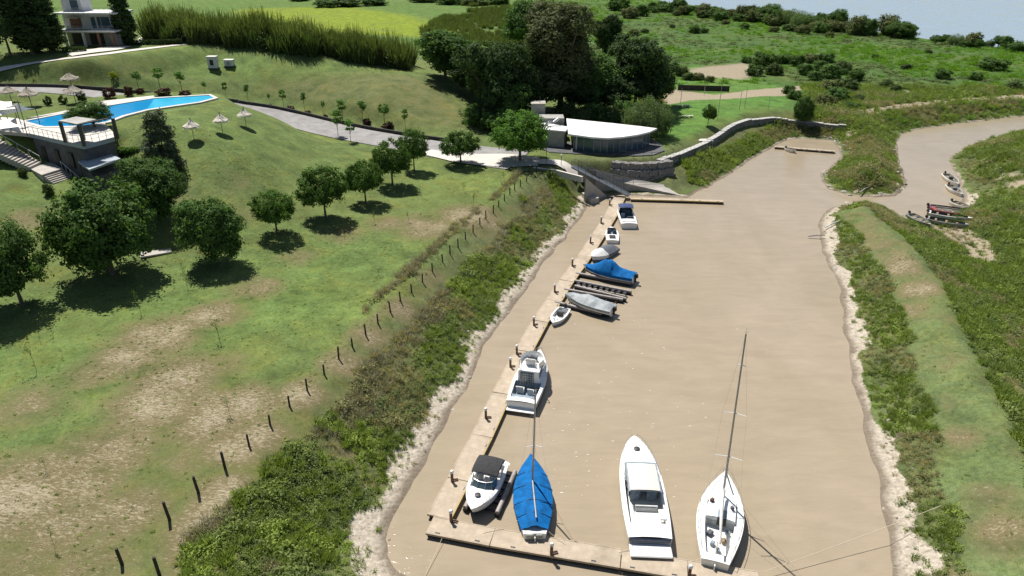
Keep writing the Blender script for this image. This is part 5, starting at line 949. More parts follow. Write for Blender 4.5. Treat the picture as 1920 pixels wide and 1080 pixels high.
# mooring piles
_pile = None
def pile(px, py, label, group='mooring piles of the docks', sc=1.0):
    global _pile; p = G(px, py, .45)
    if _pile is None:
        o = thing('mooring_pile', label, 'pile', (0, 0, 0), 0, group)
        MB().tube((0, 0, -1.8), (0, 0, 1.35), .11, n=9).build('pole', M['rust'], o, smooth=True)
        MB().lathe([(.15, 1.32), (.15, 1.42), (.10, 1.52), (0, 1.56)], 10).build('cap', M['gel'], o, smooth=True)
        mb = MB(); mb.box((.22, 0, .50), (.5, .06, .08)).box((.22, .16, .50), (.5, .06, .08)).box((-.02, .08, .50), (.06, .32, .08)); mb.build('bracket', M['rust'], o); _pile = o
    else: o = copy_tree(_pile); tag(o, label, 'pile', group)
    o.location = (p[0], p[1], 0); o.rotation_euler = (0, 0, random.Random(px).uniform(-.4, .4)); o.scale = (sc, sc, 1); return o
for x, y, lb in [(846,978,'white-capped pile at the corner of the docks, beside the bowrider'),(848,903,'white-capped pile on the bank side of the dock by the bowrider'),(911,784,'white-capped pile on the bank side between flybridge boat and bowrider'),(957,688,'white-capped pile beside the flybridge boat bow'),(969,664,'dark pile just ahead of the flybridge boat'),(1001,610,'pile on the bank side by the small open boat'),(1040,548,'pile on the bank side by the grey-covered boat'),(1073,499,'pile on the bank side by the blue-covered motorboat'),
   (1107,456,'pile on the bank side by the two-tone covered boat'),(1127,419,'pile on the bank side by the small white runabout'),(1143,385,'pile near the gangway end of the long dock'),(1034,1040,'white-capped pile on the cross dock behind the blue-covered sailboat'),(1292,1082,'white-capped pile on the cross dock between cruiser and white sailboat')]: pile(x, y, lb)

# ------------------------------------------------------------------ boats
class Hull:
    def __init__(s, L, B, Hf, tr=.82, tm=.4, pw=2.1, sheer=.28, rake=.5, draft=.35, rnd=1.0):
        s.rnd = rnd
        s.L, s.B, s.H, s.tr, s.tm, s.pw, s.sh, s.rake, s.draft = L, B, Hf, tr, tm, pw, sheer, rake, draft
    def b(s, t):
        if t < s.tm: k = t / s.tm; return s.B / 2 * (s.tr + (1 - s.tr) * math.sin(k * math.pi / 2))
        k = (t - s.tm) / (1 - s.tm); return s.B / 2 * max(0.0, 1 - k ** s.pw) ** s.rnd
    def zs(s, t): return s.H * (1 + s.sh * t * t)
    def y(s, t): return (t - .5) * s.L
    def hull(s, root, mat, bottom=None, n=22):
        ts = [i / n for i in range(n)] + [.985, 1.0]; rows = []; low = []
        for t in ts:
            b, z, y = s.b(t), s.zs(t), s.y(t); rk = s.rake * t ** 4; kd = -s.draft * (1 - t ** 6)
            sec = [(b, y, z), (b * .985, y - rk * .25, z * .62), (b * .93, y - rk * .6, z * .28)]
            bt = [(b * .93, y - rk * .6, z * .28), (b * .80, y - rk * .8, -.02), (b * .4, y - rk, kd * .7), (0, y - rk, kd)]
            rows.append(sec); low.append(bt)
        mb = MB()
        for sg in (1, -1): mb.grid([[(p[0] * sg, p[1], p[2]) for p in r] for r in rows])
        o = mb.build('hull', mat, root, smooth=True)
        mb = MB()
        for sg in (1, -1): mb.grid([[(p[0] * sg, p[1], p[2]) for p in r] for r in low])
        full = rows[0] + low[0][1:]; tra = [(p[0], p[1], p[2]) for p in full] + [(-p[0], p[1], p[2]) for p in reversed(full[:-1])]
        mb.build('bottom', bottom or mat, root, smooth=True); MB().add(tra, [tuple(range(len(tra)))]).build('transom', mat, root); return o
    def deck(s, root, mat, ta, tb, k=.74, camber=.10, sole=.5, solemat=None, lip=.0):
        ts = sorted(set([i / 24 for i in range(25)] + [ta, tb, .985])); rows = []; mb = MB(); kk = lambda t: k * s.b(t)
        prev = None; cs = []
        for t in ts:
            variants = [0.0] if (t < ta - 1e-9 or t > tb + 1e-9) else ([0.0, kk(t)] if abs(t - ta) < 1e-9 else ([kk(t), 0.0] if abs(t - tb) < 1e-9 else [kk(t)]))
            for h in variants:
                b = s.b(t); z = s.zs(t) + lip; cz = camber * (b / (s.B / 2)) * .8
                row = [(h + (b - h) * j / 3, s.y(t), z + cz * (1 - ((h + (b - h) * j / 3) / max(b, 1e-6)) ** 2)) for j in range(4)]
                rows.append(row)
        for sg in (1, -1): mb.grid([[(p[0] * sg, p[1], p[2]) for p in r] for r in rows])
        o = mb.build('deck', mat, root, smooth=True)
        if tb > ta:
            mb = MB(); tt = [ta + (tb - ta) * i / 8 for i in range(9)]; zf = lambda t: s.zs(t) - sole
            fl = [[(-kk(t), s.y(t), zf(t)), (kk(t), s.y(t), zf(t))] for t in tt]; mb.grid(fl)
            for sg in (1, -1): mb.grid([[(sg * kk(t), s.y(t), zf(t)), (sg * kk(t), s.y(t), s.zs(t) + .07 + lip)] for t in tt])
            for t in (ta, tb): mb.grid([[(-kk(t), s.y(t), zf(t)), (kk(t), s.y(t), zf(t))], [(-kk(t), s.y(t), s.zs(t) + .08 + lip), (kk(t), s.y(t), s.zs(t) + .08 + lip)]])
            mb.build('cockpit', solemat or mat, root)
        return o
    def cover(s, root, mat, ridge, over=.22, name='cover', t0=0.0, t1=1.0, wr=.05, seed=0, w_=1.03):
        rg = np.random.default_rng(seed); rows = []; n = 26
        for i in range(n + 1):
            t = t0 + (t1 - t0) * i / n; b = s.b(min(t, .985)) * w_ + .02; z = s.zs(t); r = float(np.interp(t, [p[0] for p in ridge], [p[1] for p in ridge])); row = []
            for j, (fx, fz) in enumerate([(1, -over), (1.0, 0.02), (.8, .30), (.5, .68), (.22, .93), (0, 1)]):
                zz = z + (fz if fz <= .02 else fz * r) + (rg.normal() * wr * (r if j > 1 else .1) if 1 < j < 5 else 0); row.append((b * fx, s.y(t), zz))
            rows.append([(p[0], p[1], p[2]) for p in row] + [(-p[0], p[1], p[2] + (rg.normal() * wr * r if 1 < 4 - jj < 5 else 0)) for jj, p in enumerate(reversed(row[:-1]))])
        return MB().grid(rows).build(name, mat, root, smooth=True)
def boat(name, label, cat, bow, stern, z=.8, group=None, L=None):
    p, q_ = G(*bow, z), G(*stern, z); m = (p + q_) / 2; Ln = np.hypot(*(p - q_)[:2])
    o = thing(name, label, cat, (m[0], m[1], 0), math.atan2(-(p - q_)[0], (p - q_)[1]), group); return o, Ln
def rail(root, Hh, ta, tb, h, mat, n=7, name='rail', k=.95):
    mb = MB(); 
    for sg in (1, -1):
        pts = []
        for i in range(n + 1):
            t = ta + (tb - ta) * i / n; p = Vector((sg * Hh.b(t) * k, Hh.y(t) * (1 if t < .98 else .99), Hh.zs(t))); q_ = p + Vector((0, 0, h)); mb.tube(p, q_, .014, n=5); pts.append(q_)
        mb.path(pts, .016, 5)
    mb.build(name, M['alu'], root)
def seat(root, x, y, z, w_, d, h, mat='vinyl', back=True, face=1):
    mb = MB().box((x, y, z + .18), (w_, d, .36)); 
    if back: mb.box((x, y - face * d * .5, z + .38 + h / 2 - .1), (w_, .12, h + .2), rx=.12 * face)
    mb.build('seat', M[mat], root, bevel=.03)
def outboard(root, y, z, s_=1.0, mat='black'):
    mb = MB().box((0, y - .18 * s_, z + .38 * s_), (.36 * s_, .52 * s_, .5 * s_), taper=.8).box((0, y - .10 * s_, z - .15 * s_), (.13 * s_, .26 * s_, .8 * s_)); mb.build('outboard_motor', M[mat], root, bevel=.04)
def windscreen(root, pts, z0, z1, lean, mat='glass', fr='alu', name='windscreen'):
    mb = MB(); fb = MB()
    lo = [Vector((x, y, z0)) for x, y in pts]; hi = [Vector((x * .93, y - lean, z1)) for x, y in pts]
    mb.grid([lo, hi]); o = mb.build(name, M[mat], root); fb.path(hi, .025, 5)
    for a_, b_ in zip(lo, hi): fb.tube(a_, b_, .02, n=5)
    fb.build('frame', M[fr], o); return o
def hatch(root, x, y, z, r):
    MB().lathe([(r, 0), (r, .05), (r * .8, .07), (0, .08)], 14, (x, y, z)).build('hatch', M['black'], root, smooth=True)
def canopy(root, y0, y1, hw, z, mat, crown=.18, name='canopy', drop=.18, legs=True, zdeck=.9):
    rows = []
    for i in range(7):
        y = y0 + (y1 - y0) * i / 6; e = 1 - abs(i - 3) / 3; rows.append([(hw * x, y, z + crown * (1 - x * x) * (.6 + .4 * e) - (drop * (1 - e) ** 3) - (.12 if abs(x) == 1 else 0)) for x in (-1, -.97, -.6, -.2, .2, .6, .97, 1)])
    top = MB().grid(rows); bot = [[(p[0] * .98, p[1], p[2] - .05) for p in r] for r in rows]; top.grid(bot); o = top.build(name, M[mat], root, smooth=True)
    if legs:
        fb = MB()
        for sg in (-1, 1):
            for y in (y0 + .1, (y0 + y1) / 2, y1 - .1): fb.tube((sg * hw * .97, (y0 + y1) / 2, zdeck), (sg * hw * .97, y, z - .1), .018, n=5)
        fb.build('frame', M['alu'], o)
    return o
def lift(label, a1, a2, b1, b2, z=.45, dark=True, pads=0):
    """boat lift: two long float tubes given by pixel ends, cross beams between"""
    A1, A2, B1, B2 = [G(*p, z) for p in (a1, a2, b1, b2)]; c = (A1 + A2 + B1 + B2) / 4; d = (A2 - A1); rz = math.atan2(d[1], d[0]); o = thing('boat_lift', label, 'boat lift', (c[0], c[1], 0), rz, 'floating boat lifts')
    inv = Matrix.Rotation(-rz, 3, 'Z'); loc = lambda p: inv @ Vector(p - np.array([c[0], c[1], 0]))
    for P, Q in ((A1, A2), (B1, B2)):
        p, q_ = loc(P), loc(Q); MB().tube(p, q_, .17, n=10).build('float_tube', M['tubegrey'], o, smooth=True)
        MB().tube(p - Vector((0, 0, .26)), q_ - Vector((0, 0, .26)), .21, n=8).build('float_tank', M['black'], o, smooth=True)
    nb = 6
    for i in range(nb):
        t = (i + .5) / nb; p = loc(A1 + (A2 - A1) * t); q_ = loc(B1 + (B2 - B1) * t); MB().tube(p - Vector((0, 0, .22)), q_ - Vector((0, 0, .22)), .07, n=6).build('cross_beam', M['black'], o)
    for i in range(pads):
        t = (i + .7) / (pads + .5)
        p = loc(A1 + (A2 - A1) * t); q_ = loc(B1 + (B2 - B1) * t); m_ = p.lerp(q_, .62); MB().box(m_ - Vector((0, 0, .02)), (.38, .5, .24)).build('pad', M['rubber'] if i % 2 else M['black'], o, bevel=.03)
        m_ = p.lerp(q_, .4); MB().box(m_ - Vector((0, 0, .08)), (.42, .2, .12)).build('bunk', M['tubegrey'], o)
    return o
# bowrider on its lift
lift('floating boat lift under the white bowrider with black bimini', (872,952), (915,872), (932,962), (966,884), .42)
o, L = boat('bowrider_boat', 'white bowrider motorboat with black bimini, moored at the corner of the docks', 'motorboat', (884,958), (930,862), 1.15); o.location.z = .35
h = Hull(L, 2.45, .80, tr=.86, tm=.42, pw=2.3, sheer=.22, rake=.7, rnd=.85); h.hull(o, M['gel'], M['navy']); h.deck(o, M['gel'], .10, .60, .80, .16, .52, M['deckwhite'])
windscreen(o, [(-.98, h.y(.50)), (-.75, h.y(.60)), (-.3, h.y(.635)), (.3, h.y(.635)), (.75, h.y(.60)), (.98, h.y(.50))], .92, 1.42, .28); canopy(o, h.y(.16), h.y(.50), 1.02, 1.95, 'canvasblack', zdeck=.85)
hatch(o, 0, h.y(.76), 1.06, .22); seat(o, -.5, h.y(.45), .36, .55, .5, .5); seat(o, .5, h.y(.45), .36, .55, .5, .5); seat(o, 0, h.y(.17), .36, 1.5, .5, .4)
MB().box((0, h.y(0) - .25, .22), (2.0, .55, .08)).build('swim_platform', M['deckwhite'], o, bevel=.02); MB().box((-.5, h.y(.56), .72), (.62, .35, .5)).build('dashboard', M['black'], o, bevel=.05); rail(o, h, .62, .97, .12, M['alu'], 6, 'bow_rail', .88); outboard(o, h.y(0) - .2, .1, .8)
# blue covered sailing boat
def sail_rig(o, h, t_mast, hm, lean, spreaders, boom_t, mat='mastgrey', zdeck=1.2, boomz=1.0):
    y0 = h.y(t_mast); top = Vector((lean, y0 - .1, zdeck + hm)); base = Vector((0, y0, zdeck - .3)); m = MB().tube(base, top, .085, .05, n=8).build('mast', M[mat], o, smooth=True)
    for fr, hw in spreaders:
        p = base.lerp(top, fr); mb = MB(); mb.tube(p, p + Vector((-hw, -.22, .05)), .035, .02, n=6); mb.tube(p, p + Vector((hw, -.22, .05)), .035, .02, n=6); mb.build('spreader', M['gel'], m)
    if boom_t is not None: MB().tube((0, y0 - .12, zdeck + boomz), (.12, h.y(boom_t), zdeck + boomz - .1), .06, n=8).build('boom', M[mat], o, smooth=True)
    w = MB(); w.tube(top, (0, h.y(.99), h.zs(1)), .006, n=4); w.tube(top, (0, h.y(.01), h.zs(0)), .005, n=4)
    for sg in (-1, 1):
        pts = [Vector((sg * h.b(t_mast) * .92, y0 - .3, h.zs(t_mast)))] + [base.lerp(top, fr) + Vector((sg * hw, -.22, .05)) for fr, hw in spreaders] + [top - Vector((0, 0, .05))]; w.path(pts, .006, 4); w.tube(pts[0], base.lerp(top, spreaders[0][0]), .005, n=4)
    w.build('rigging', M['alu'], m); MB().tube(top, top + Vector((0, 0, .45)), .008, n=4).tube(top + Vector((-.15, 0, .1)), top + Vector((.15, 0, .12)), .01, n=4).build('masthead_aerial', M['alu'], m)
o, L = boat('covered_sailboat', 'sailboat under a bright blue tarpaulin with its bare mast standing, at the cross dock', 'sailboat', (995,856), (1003,1002), .9)
h = Hull(L, 2.75, .95, tr=.55, tm=.45, pw=2.0, sheer=.16, rake=.9); h.hull(o, M['gel'], M['navy']); h.deck(o, M['deckwhite'], .12, .3, .6)
h.cover(o, M['canvasblue'], [(0, .15), (.05, .45), (.14, .55), (.30, .62), (.55, .62), (.8, .45), (1, .16)], .32, 'tarpaulin', .045, .995, .05, 3)
mb = MB()
for t in (.18, .33, .52, .7): 
    b = h.b(t) * 1.05 + .02; z = h.zs(t); r = float(np.interp(t, [0, .14, .3, .55, .8, 1], [.15, .55, .62, .62, .45, .16])) + .02; mb.path([(b, h.y(t), z - .3), (b, h.y(t), z + .04), (b * .8, h.y(t), z + .3 * r + .02), (b * .5, h.y(t), z + .7 * r), (0, h.y(t), z + r + .02), (-b * .5, h.y(t), z + .7 * r), (-b * .8, h.y(t), z + .3 * r + .02), (-b, h.y(t), z + .04), (-b, h.y(t), z - .3)], .02, 4)
mb.build('lashing_strap', M['navy'], o); sail_rig(o, h, .56, 8.2, .1, [(.44, .62)], .10, 'mastgrey', 1.45, .28)
mb = MB(); mb.box((-.35, h.y(0) + .1, .8), (.5, .5, .35)).box((.3, h.y(0) + .08, .8), (.45, .45, .3)); mb.build('stern_locker', M['boatgrey'], o, bevel=.04); MB().box((0, h.y(0) - .12, .3), (.08, .25, 1.0)).build('rudder', M['gel'], o, bevel=.02)
# motor cruiser
o, L = boat('motor_cruiser', 'long white motor cruiser with beige hardtop, stern to the cross dock', 'motor cruiser', (1189,824), (1223,1034), .95)
L *= .91; h = Hull(L, 3.25, 1.15, tr=.90, tm=.30, pw=3.0, sheer=.22, rake=1.3, draft=.5, rnd=.72); h.hull(o, M['gel'], M['navy']); h.deck(o, M['gel'], .12, .585, .78, .16, .75, M['deckwhite'])
MB().grid([[(h.b(.5) * .98 * s_ , h.y(t), h.zs(t) * .62) for s_ in (1,)] + [(h.b(.5) * .985, h.y(t), h.zs(t) * .70)] for t in (.2, .45)]).build('side_window', M['glass'], o)
cab = [[(x * h.b(t) * .80, h.y(t), h.zs(t) + zz) for x, zz in [(-1, .02), (-.92, .20), (-.5, .30), (0, .33), (.5, .30), (.92, .20), (1, .02)]] for t in (.585, .65, .74)]
cab.append([(x * h.b(.84) * .5, h.y(.84), h.zs(.84) + .12) for x in (-1, -.9, -.5, 0, .5, .9, 1)]); MB().grid(cab).build('foredeck_cabin', M['gel'], o, smooth=True)
windscreen(o, [(-1.30, h.y(.50)), (-1.18, h.y(.60)), (-.6, h.y(.655)), (.6, h.y(.655)), (1.18, h.y(.60)), (1.30, h.y(.50))], 1.5, 2.05, .75)
canopy(o, h.y(.33), h.y(.625), 1.20, 2.06, 'greyblue', .10, 'hardtop_frame', .05, True, 1.3); canopy(o, h.y(.335), h.y(.60), 1.08, 2.14, 'beigetop', .10, 'hardtop', .05, False); hatch(o, 0, h.y(.83), 1.53, .24)
MB().box((-.6, h.y(.50), 1.0), (.8, .5, .9)).build('helm_console', M['black'], o, bevel=.06); seat(o, -.6, h.y(.42), .55, .7, .55, .6, 'greyblue'); seat(o, .6, h.y(.44), .55, .7, .9, .5, 'greyblue'); seat(o, 0.05, h.y(.235), .55, 1.6, .55, .45, 'vinyl', True, -1)
MB().box((0.05, h.y(.165), 1.18), (1.75, 1.0, .18)).build('sun_pad', M['vinyl'], o, bevel=.05); MB().box((0, h.y(.265), 1.24), (1.5, .16, .24)).build('backrest_bolster', M['greyblue'], o, bevel=.05)
MB().box((0, h.y(0) - .02, .98), (2.78, .20, .34)).build('transom_band', M['navy'], o, bevel=.06); MB().box((0, h.y(0) - .62, .62), (2.8, 1.15, .16)).build('swim_platform', M['gel'], o, bevel=.06); o.location.y += .45; MB().box((1.1, h.y(.20), 1.22), (.5, 1.0, .12)).build('side_cushion', M['vinyl'], o, bevel=.04); rail(o, h, .60, .985, .32, M['alu'], 9, 'bow_rail', .93)
# white sailing boat
o, L = boat('white_sailboat', 'white sailboat with tall bare mast and three pairs of spreaders, cluttered cockpit', 'sailboat', (1360,886), (1341,1054), .95)
h = Hull(L, 3.2, 1.0, tr=.55, tm=.46, pw=1.9, sheer=.14, rake=.8, draft=.5); h.hull(o, M['gel'], M['navy']); h.deck(o, M['deckwhite'], .07, .40, .62, .10, .45, M['deckwhite'])
cr = []
for t, k_, z_ in [(.40, .66, .42), (.52, .66, .42), (.64, .60, .36), (.72, .5, .22), (.76, .42, .03)]: cr.append([(x * h.b(t) * k_, h.y(t), h.zs(t) + (zz * z_ / .42)) for x, zz in [(-1, 0.0), (-.94, .34), (-.5, .42), (0, .45), (.5, .42), (.94, .34), (1, 0.0)]])
co_ = MB().grid(cr); co_.grid([cr[0], [(p[0], p[1], .6) for p in cr[0]]]); co_.build('coachroof', M['gel'], o, smooth=True)
for sg in (-1, 1): MB().box((sg * .98, h.y(.54), 1.22), (.05, 1.3, .13)).build('cabin_window', M['glass'], o)
MB().box((.1, h.y(.44), 1.47), (.62, .8, .06)).build('companionway_hatch', M['greyblue'], o, bevel=.02); MB().box((.1, h.y(.395), 1.1), (.6, .08, .6)).build('companionway', M['black'], o)
sail_rig(o, h, .66, 13.4, -.35, [(.28, .95), (.55, .78), (.83, .28)], .06, 'mastgrey', 1.42, .75); rail(o, h, .05, .97, .5, M['alu'], 9, 'lifelines', .95)
MB().path([(0.02, h.y(.63), 2.1), (-.04, h.y(.4), 2.06), (.1, h.y(.12), 2.0)], .11, 7, .07).build('furled_sail', M['vinyl'], o, smooth=True); MB().tube((0, h.y(.97), 1.35), (-.08, h.y(.80), 2.9), .06, .05, n=7).build('furled_jib', M['canvaslight'], o, smooth=True)
for x_, t, s_, mt in [(-.55, .30, .35, 'canvasdark'), (.4, .25, .3, 'teak'), (-.3, .2, .25, 'greyblue'), (.6, .34, .28, 'canvasgrey'), (.1, .14, .3, 'greyblue'), (-.7, .56, .22, 'rust'), (.7, .52, .2, 'canvasdark')]: MB().box((x_, h.y(t), .72 if t < .4 else 1.55), (s_, s_ * 1.3, .3), rz=x_).build('deck_gear', M[mt], o, bevel=.04)
MB().box((0, h.y(.12), 1.0), (.06, 1.1, .05), rx=.25).build('tiller', M['teak'], o); MB().box((0, h.y(0) - .1, .3), (.07, .3, 1.1)).build('rudder', M['gel'], o)
# flybridge boat
o, L = boat('flybridge_boat', 'white flybridge motorboat alongside the middle of the long dock', 'motorboat', (1013,660), (977,754), 1.05)
h = Hull(L, 3.0, 1.05, tr=.88, tm=.4, pw=2.2, sheer=.3, rake=.9, draft=.4); h.hull(o, M['gel'], M['navy']); h.deck(o, M['gel'], .07, .36, .80, .14, .6, M['greyblue'])
cb = MB(); sec = [(-1, 0), (-.9, 1.15), (.9, 1.15), (1, 0)]; cb.grid([[(x * 1.02, h.y(t) + sh * (z > .5), 1.1 + z * zz) for x, z in sec] for t, sh, zz in ((.36, 0, 1), (.62, -.1, 1), (.76, -.7, .55))]); cb.add([(-1.02, h.y(.36), 1.1), (1.02, h.y(.36), 1.1), (.92, h.y(.36), 2.25), (-.92, h.y(.36), 2.25)], [(0, 1, 2, 3)]); cb.build('cabin', M['gel'], o)
windscreen(o, [(-1.0, h.y(.58)), (-.85, h.y(.70)), (-.3, h.y(.75)), (.3, h.y(.75)), (.85, h.y(.70)), (1.0, h.y(.58))], 1.38, 2.0, .35)
mb = MB()
for sg in (-1, 1): mb.box((sg * 1.0, h.y(.48), 1.75), (.05, 1.6, .45))
mb.build('side_window', M['glass'], o); d_ = MB().box((-.15, h.y(.355) - .03, 1.55), (1.25, .05, 1.2)).build('cabin_door', M['glass'], o)
sl_ = MB(); [sl_.box((-.15 - .55 + .22 * i, h.y(.355) - .07, 1.55), (.03, .03, 1.2)) for i in range(6)]; [sl_.box((-.15, h.y(.355) - .075, 1.05 + .24 * i), (1.25, .03, .03)) for i in range(5)]; sl_.build('door_frame', M['alu'], d_)
MB().box((0, h.y(.50), 2.30), (2.0, 2.5, .10)).build('flybridge_deck', M['gel'], o, bevel=.03); cw = MB(); arc = [(1.0 * math.cos(a), h.y(.50) + .2 + 1.25 * math.sin(a)) for a in np.linspace(-.6, math.pi + .6, 14)]; cw.grid([[(x, y, 2.34) for x, y in arc], [(x * 1.04, y + .05, 2.85) for x, y in arc]]); cw.build('flybridge_coaming', M['gel'], o, smooth=True)
seat(o, 0, h.y(.49), 2.32, .9, .5, .4); MB().box((0, h.y(.57), 2.6), (.9, .35, .45)).build('helm_console', M['canvasdark'], o, bevel=.04); MB().lathe([(.17, 0), (.19, .03), (.17, .05)], 12, (0, h.y(.545), 2.85)).build('steering_wheel', M['black'], o)
seat(o, -.55, h.y(.25), .62, .7, .6, .4); seat(o, .45, h.y(.23), .62, .55, .5, .35); MB().box((0, h.y(.09), .95), (2.1, .5, .35)).build('stern_bench', M['greyblue'], o, bevel=.05); MB().box((0, h.y(0) - .22, .35), (2.5, .6, .1)).build('swim_platform', M['gel'], o, bevel=.03); rail(o, h, .5, .985, .4, M['alu'], 8, 'bow_rail', .93)
mb = MB(); mb.path([(-.95, h.y(.40), 2.3), (-.9, h.y(.38), 3.3), (.9, h.y(.38), 3.3), (.95, h.y(.40), 2.3)], .035, 6); mb.build('radar_arch', M['alu'], o)
# small open boat
o, L = boat('open_dinghy', 'small white open dinghy with round bow tucked against the dock edge', 'dinghy', (1036,606), (1059,577), .5)
h = Hull(L, 1.65, .5, tr=.85, tm=.35, pw=3.0, sheer=.15, rake=.3, draft=.2); h.hull(o, M['gel'], M['gel']); h.deck(o, M['gel'], .05, .66, .74, .06, .35, M['deckwhite']); MB().box((0, h.y(.36), .42), (.7, .35, .5)).build('console', M['black'], o, bevel=.04); MB().box((0, h.y(.18), .36), (1.1, .3, .12)).build('thwart', M['canvasdark'], o, bevel=.02); outboard(o, h.y(0), .45, .8); mb = MB(); mb.box((-.2, h.y(.76), .60), (.18, .12, .06)).box((.2, h.y(.76), .60), (.18, .12, .06)).box((0, h.y(.84), .62), (.1, .25, .05)); mb.build('bow_fitting', M['greyblue'], o)
# lifts with covered boats
lift('floating boat lift under the grey-covered boat', (1041,566), (1129,588), (1058,542), (1168,562), .42)
lift('empty floating boat lift with a row of black pads', (1078,536), (1174,560), (1077,526), (1184,547), .42, pads=9)
lift('floating boat lift under the blue-covered motorboat', (1080,512), (1184,531), (1094,497), (1192,512), .42)
o, L = boat('covered_boat', 'motorboat under a wrinkled silver-grey cover on a boat lift', 'motorboat', (1060,553), (1150,579), 1.0); o.location.z = .42; h = Hull(L, 2.2, .62, tr=.85, tm=.4, pw=2.2, rake=.5); h.hull(o, M['gel'], M['navy']); h.cover(o, M['canvasgrey'], [(0, .12), (.1, .5), (.35, .55), (.55, .75), (.7, .45), (.85, .4), (1, .06)], .25, wr=.09, seed=5); outboard(o, h.y(0), .3, .9)
o, L = boat('covered_boat', 'motorboat under a peaked bright blue cover on a boat lift', 'motorboat', (1093,499), (1190,518), 1.0); o.location.z = .42; h = Hull(L, 2.3, .66, tr=.85, tm=.4, pw=2.2, rake=.6); h.hull(o, M['gel'], M['black']); h.cover(o, M['canvasblue'], [(0, .12), (.12, .35), (.32, .75), (.42, 1.35), (.58, 1.38), (.70, .7), (.82, .3), (1, .05)], .35, wr=.05, seed=8, t1=.93); outboard(o, h.y(0), .3, 1.0)
o, L = boat('covered_boat', 'small motorboat with a half white, half charcoal cover', 'motorboat', (1112,480), (1148,461), .8); h = Hull(L * 1.12, 2.3, .62, tr=.88, tm=.42, pw=2.5, rake=.4); h.hull(o, M['gel'], M['greyblue']); h.cover(o, M['canvasdark'], [(0, .25), (.2, .6), (.5, .62), (.55, .6)], .3, 'stern_cover', 0, .56, .04, 12); h.cover(o, M['canvaslight'], [(.5, .62), (.56, .62), (.75, .42), (1, .05)], .2, 'bow_cover', .56, .99, .04, 13)
# runabout and bimini cruiser
o, L = boat('runabout', 'tiny white runabout with two dark seats and black engine hatch', 'motorboat', (1146,425), (1149,452), .5); h = Hull(L * .92, 1.85, .5, tr=.9, tm=.4, pw=3.0, rake=.4, draft=.2); h.hull(o, M['gel'], M['gel']); h.deck(o, M['gel'], .42, .84, .74, .08, .35, M['greyblue']); seat(o, -.38, h.y(.66), .18, .42, .7, .35, 'canvasdark'); seat(o, .38, h.y(.66), .18, .42, .7, .35, 'canvasdark'); MB().box((0, h.y(.22), .60), (.85, 1.1, .12)).build('engine_hatch', M['black'], o, bevel=.03); windscreen(o, [(-.66, h.y(.74)), (-.5, h.y(.82)), (.5, h.y(.82)), (.66, h.y(.74))], .55, .82, .15)
o, L = boat('bimini_cruiser', 'white motorboat with navy bimini moored beside the gangway', 'motorboat', (1167,384), (1180,420), .8); h = Hull(L, 2.5, .85, tr=.92, tm=.4, pw=2.4, rake=.8); h.hull(o, M['gel'], M['navy']); h.deck(o, M['gel'], .22, .62, .78, .12, .55, M['greyblue']); canopy(o, h.y(.44), h.y(.66), 1.05, 2.1, 'canvasnavy', .15, zdeck=.9); seat(o, -.5, h.y(.44), .4, .6, .5, .5, 'greyblue'); seat(o, .4, h.y(.30), .4, .9, .6, .4, 'canvasdark'); MB().box((0, h.y(.13), .95), (1.9, 1.0, .14)).build('sun_pad', M['vinyl'], o, bevel=.05); windscreen(o, [(-1.0, h.y(.56)), (-.8, h.y(.66)), (.8, h.y(.66)), (1.0, h.y(.56))], .95, 1.5, .3); MB().box((-.4, h.y(.55), .75), (.7, .4, .6)).build('dashboard', M['black'], o, bevel=.05); rail(o, h, .64, .97, .25, M['alu'], 6, 'bow_rail', .92)
# dinghies on the creek
def dinghy(label, bow, stern, B, mat, z=.3, motor=True, lift_=0.0, extra=None, name='fishing_dinghy', onland=False, inner='boatgrey', thw=3):
    o, L = boat(name, label, 'dinghy', bow, stern, z, 'small craft in the creek cove'); h = Hull(L, B, .5, tr=.7, tm=.4, pw=2.0, sheer=.3, rake=.35, draft=.12); h.hull(o, M[mat], M[mat]); h.deck(o, M[mat], .05, .88, .82, .02, .38, M[inner])
    for i in range(thw): t = .2 + .5 * i / max(1, thw - 1); MB().box((0, h.y(t), .40), (h.b(t) * 1.55, .26, .05)).build('thwart', M['teak'], o)
    if motor: outboard(o, h.y(0), .4, .75)
    if extra: MB().box((0, h.y(.45), .5), (.6, .5, .45)).build('console', M[extra], o, bevel=.04)
    zz = max(0, float(H(o.location.x, o.location.y))); o.location.z = (zz + .05 if onland else lift_)
    if onland: o.rotation_euler.y = .08
    return o
dinghy('worn white dinghy afloat by the creek bank, bow to the bank, farthest up the creek', (1796,348), (1772,327), 1.9, 'wornwhite', extra='black'); dinghy('worn white dinghy with dark console moored just behind the farthest creek dinghy', (1803,367), (1779,348), 1.8, 'wornwhite', extra='canvasdark')
dinghy('white skiff nosed onto the bank beside the red and purple boats', (1822,394), (1785,379), 1.7, 'wornwhite')
for i, (a, b, mt, lb) in enumerate([((1823,398),(1741,387),'purple','narrow purple boat, outermost of the boats beached side by side'), ((1822,404),(1743,393),'purple','narrow maroon boat beached second in the row of purple boats'), ((1824,411),(1747,399),'redpaint','red boat beached between maroon and white boats'), ((1826,417),(1748,405),'redpaint','red-nosed boat beached next to the long white boats'), ((1820,424),(1738,410),'wornwhite','long white boat beached beside the red-nosed boat'), ((1815,434),(1736,419),'boatgrey','long grey aluminium boat beached at the end of the row on mud')]):
    dinghy(lb, a, b, 1.35 if i < 4 else 1.5, mt, .5, i in (0, 4, 5), 0, None, 'beached_boat', True, 'wornwhite' if i in (1, 3) else 'canvasdark')
dinghy('grey-green skiff resting against the grassy levee', (1742,436), (1703,413), 1.6, 'boatgrey', .4, True, 0, None, 'fishing_dinghy', True)
dinghy('tiny pale dinghy tied to the pontoon at the basin tail', (1492,285), (1474,279), 1.3, 'wornwhite', .3, True)
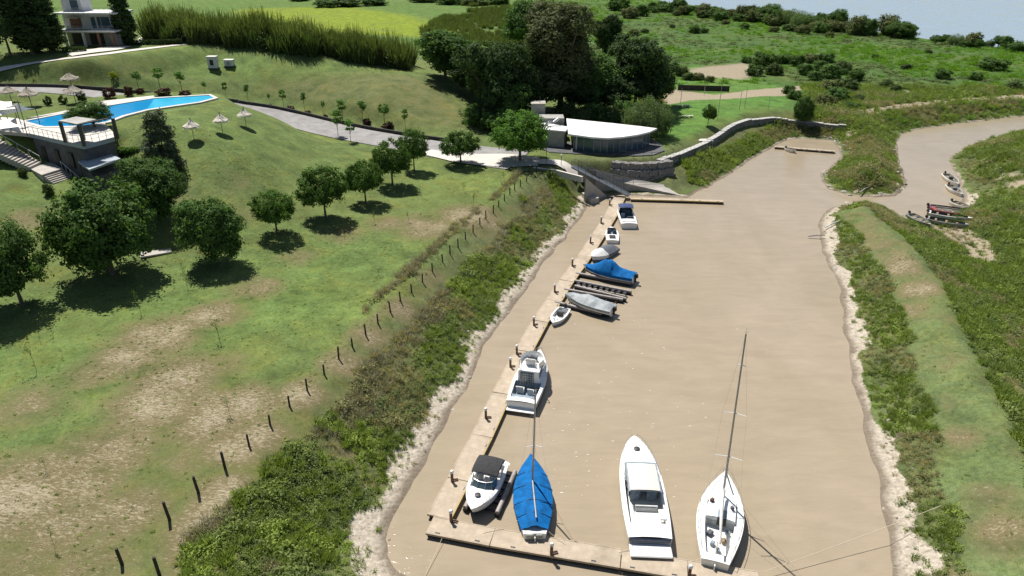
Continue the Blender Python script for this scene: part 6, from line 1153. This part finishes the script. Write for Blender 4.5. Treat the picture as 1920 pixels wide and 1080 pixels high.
# mooring lines
def line(px0, z0, px1, z1, label, r=.02, sag=.15):
    a, b = G(*px0, z0), G(*px1, z1); n = 10; c = (a + b) / 2; pts = []
    for i in range(n + 1): t = i / n; p = a + (b - a) * t; p = p - np.array([c[0], c[1], 0]); p[2] -= sag * 4 * t * (1 - t); pts.append(tuple(p))
    o = MB().path(pts, r, 4).build('mooring_rope', M['rope'], None, loc=(c[0], c[1], 0)); tag(o, label, 'rope')
line((1432,1072), .4, (1765,948), 1.6, 'thin pale rope stretched from the cross dock end to the levee bank', .018, .1); line((832,1002), .35, (795,1085), .05, 'thin pale rope running from the dock corner into the water', .015, .0)

def fenders(px_list, label):
    for px_, py_, z in px_list:
        q_ = G(px_, py_, z); o = thing('boat_fender', label, 'fender', (q_[0], q_[1], z - .3), 0, 'fenders between boats and docks'); MB().lathe([(0, 0), (.07, .03), (.11, .12), (.11, .5), (.07, .6), (0, .63)], 9).build('body', M['navy'], o, smooth=True); MB().tube((0, 0, .6), (0, .05, .95), .012, n=4).build('cord', M['rope'], o)
fenders([(962,742,.8), (1000,672,.9), (975,700,.9)], 'small navy fender hanging between the flybridge boat and dock')
line((905,1000), .45, (972,975), .9, 'mooring rope from the cross dock to the blue-covered sailboat', .015, .1); line((1062,1022), .45, (1022,990), .9, 'second mooring rope of the blue-covered sailboat, on its outer side', .015, .1)
line((1160,1036), .45, (1188,1022), .8, 'mooring rope from the cross dock to the cruiser stern', .015, .08); line((1300,1052), .45, (1330,1036), .9, 'mooring rope from the cross dock to the white sailboat stern', .015, .08); line((958,738), .45, (972,742), .9, 'short mooring rope at the flybridge boat stern', .015, .05)
# small flat pale polygons scattered just above the water
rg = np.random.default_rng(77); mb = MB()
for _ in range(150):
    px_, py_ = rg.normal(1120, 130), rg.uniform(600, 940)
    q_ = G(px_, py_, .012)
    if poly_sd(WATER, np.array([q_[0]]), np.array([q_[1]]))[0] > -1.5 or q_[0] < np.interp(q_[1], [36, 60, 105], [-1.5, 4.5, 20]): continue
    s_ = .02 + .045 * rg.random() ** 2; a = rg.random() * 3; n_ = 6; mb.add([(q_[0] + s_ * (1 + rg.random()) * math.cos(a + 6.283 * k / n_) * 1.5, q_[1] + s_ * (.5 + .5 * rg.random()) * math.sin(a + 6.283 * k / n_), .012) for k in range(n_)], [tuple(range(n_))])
o = mb.build('pale_flecks', M['beigetop'], None); tag(o, 'scattered pale flecks on the basin water', kind='stuff')
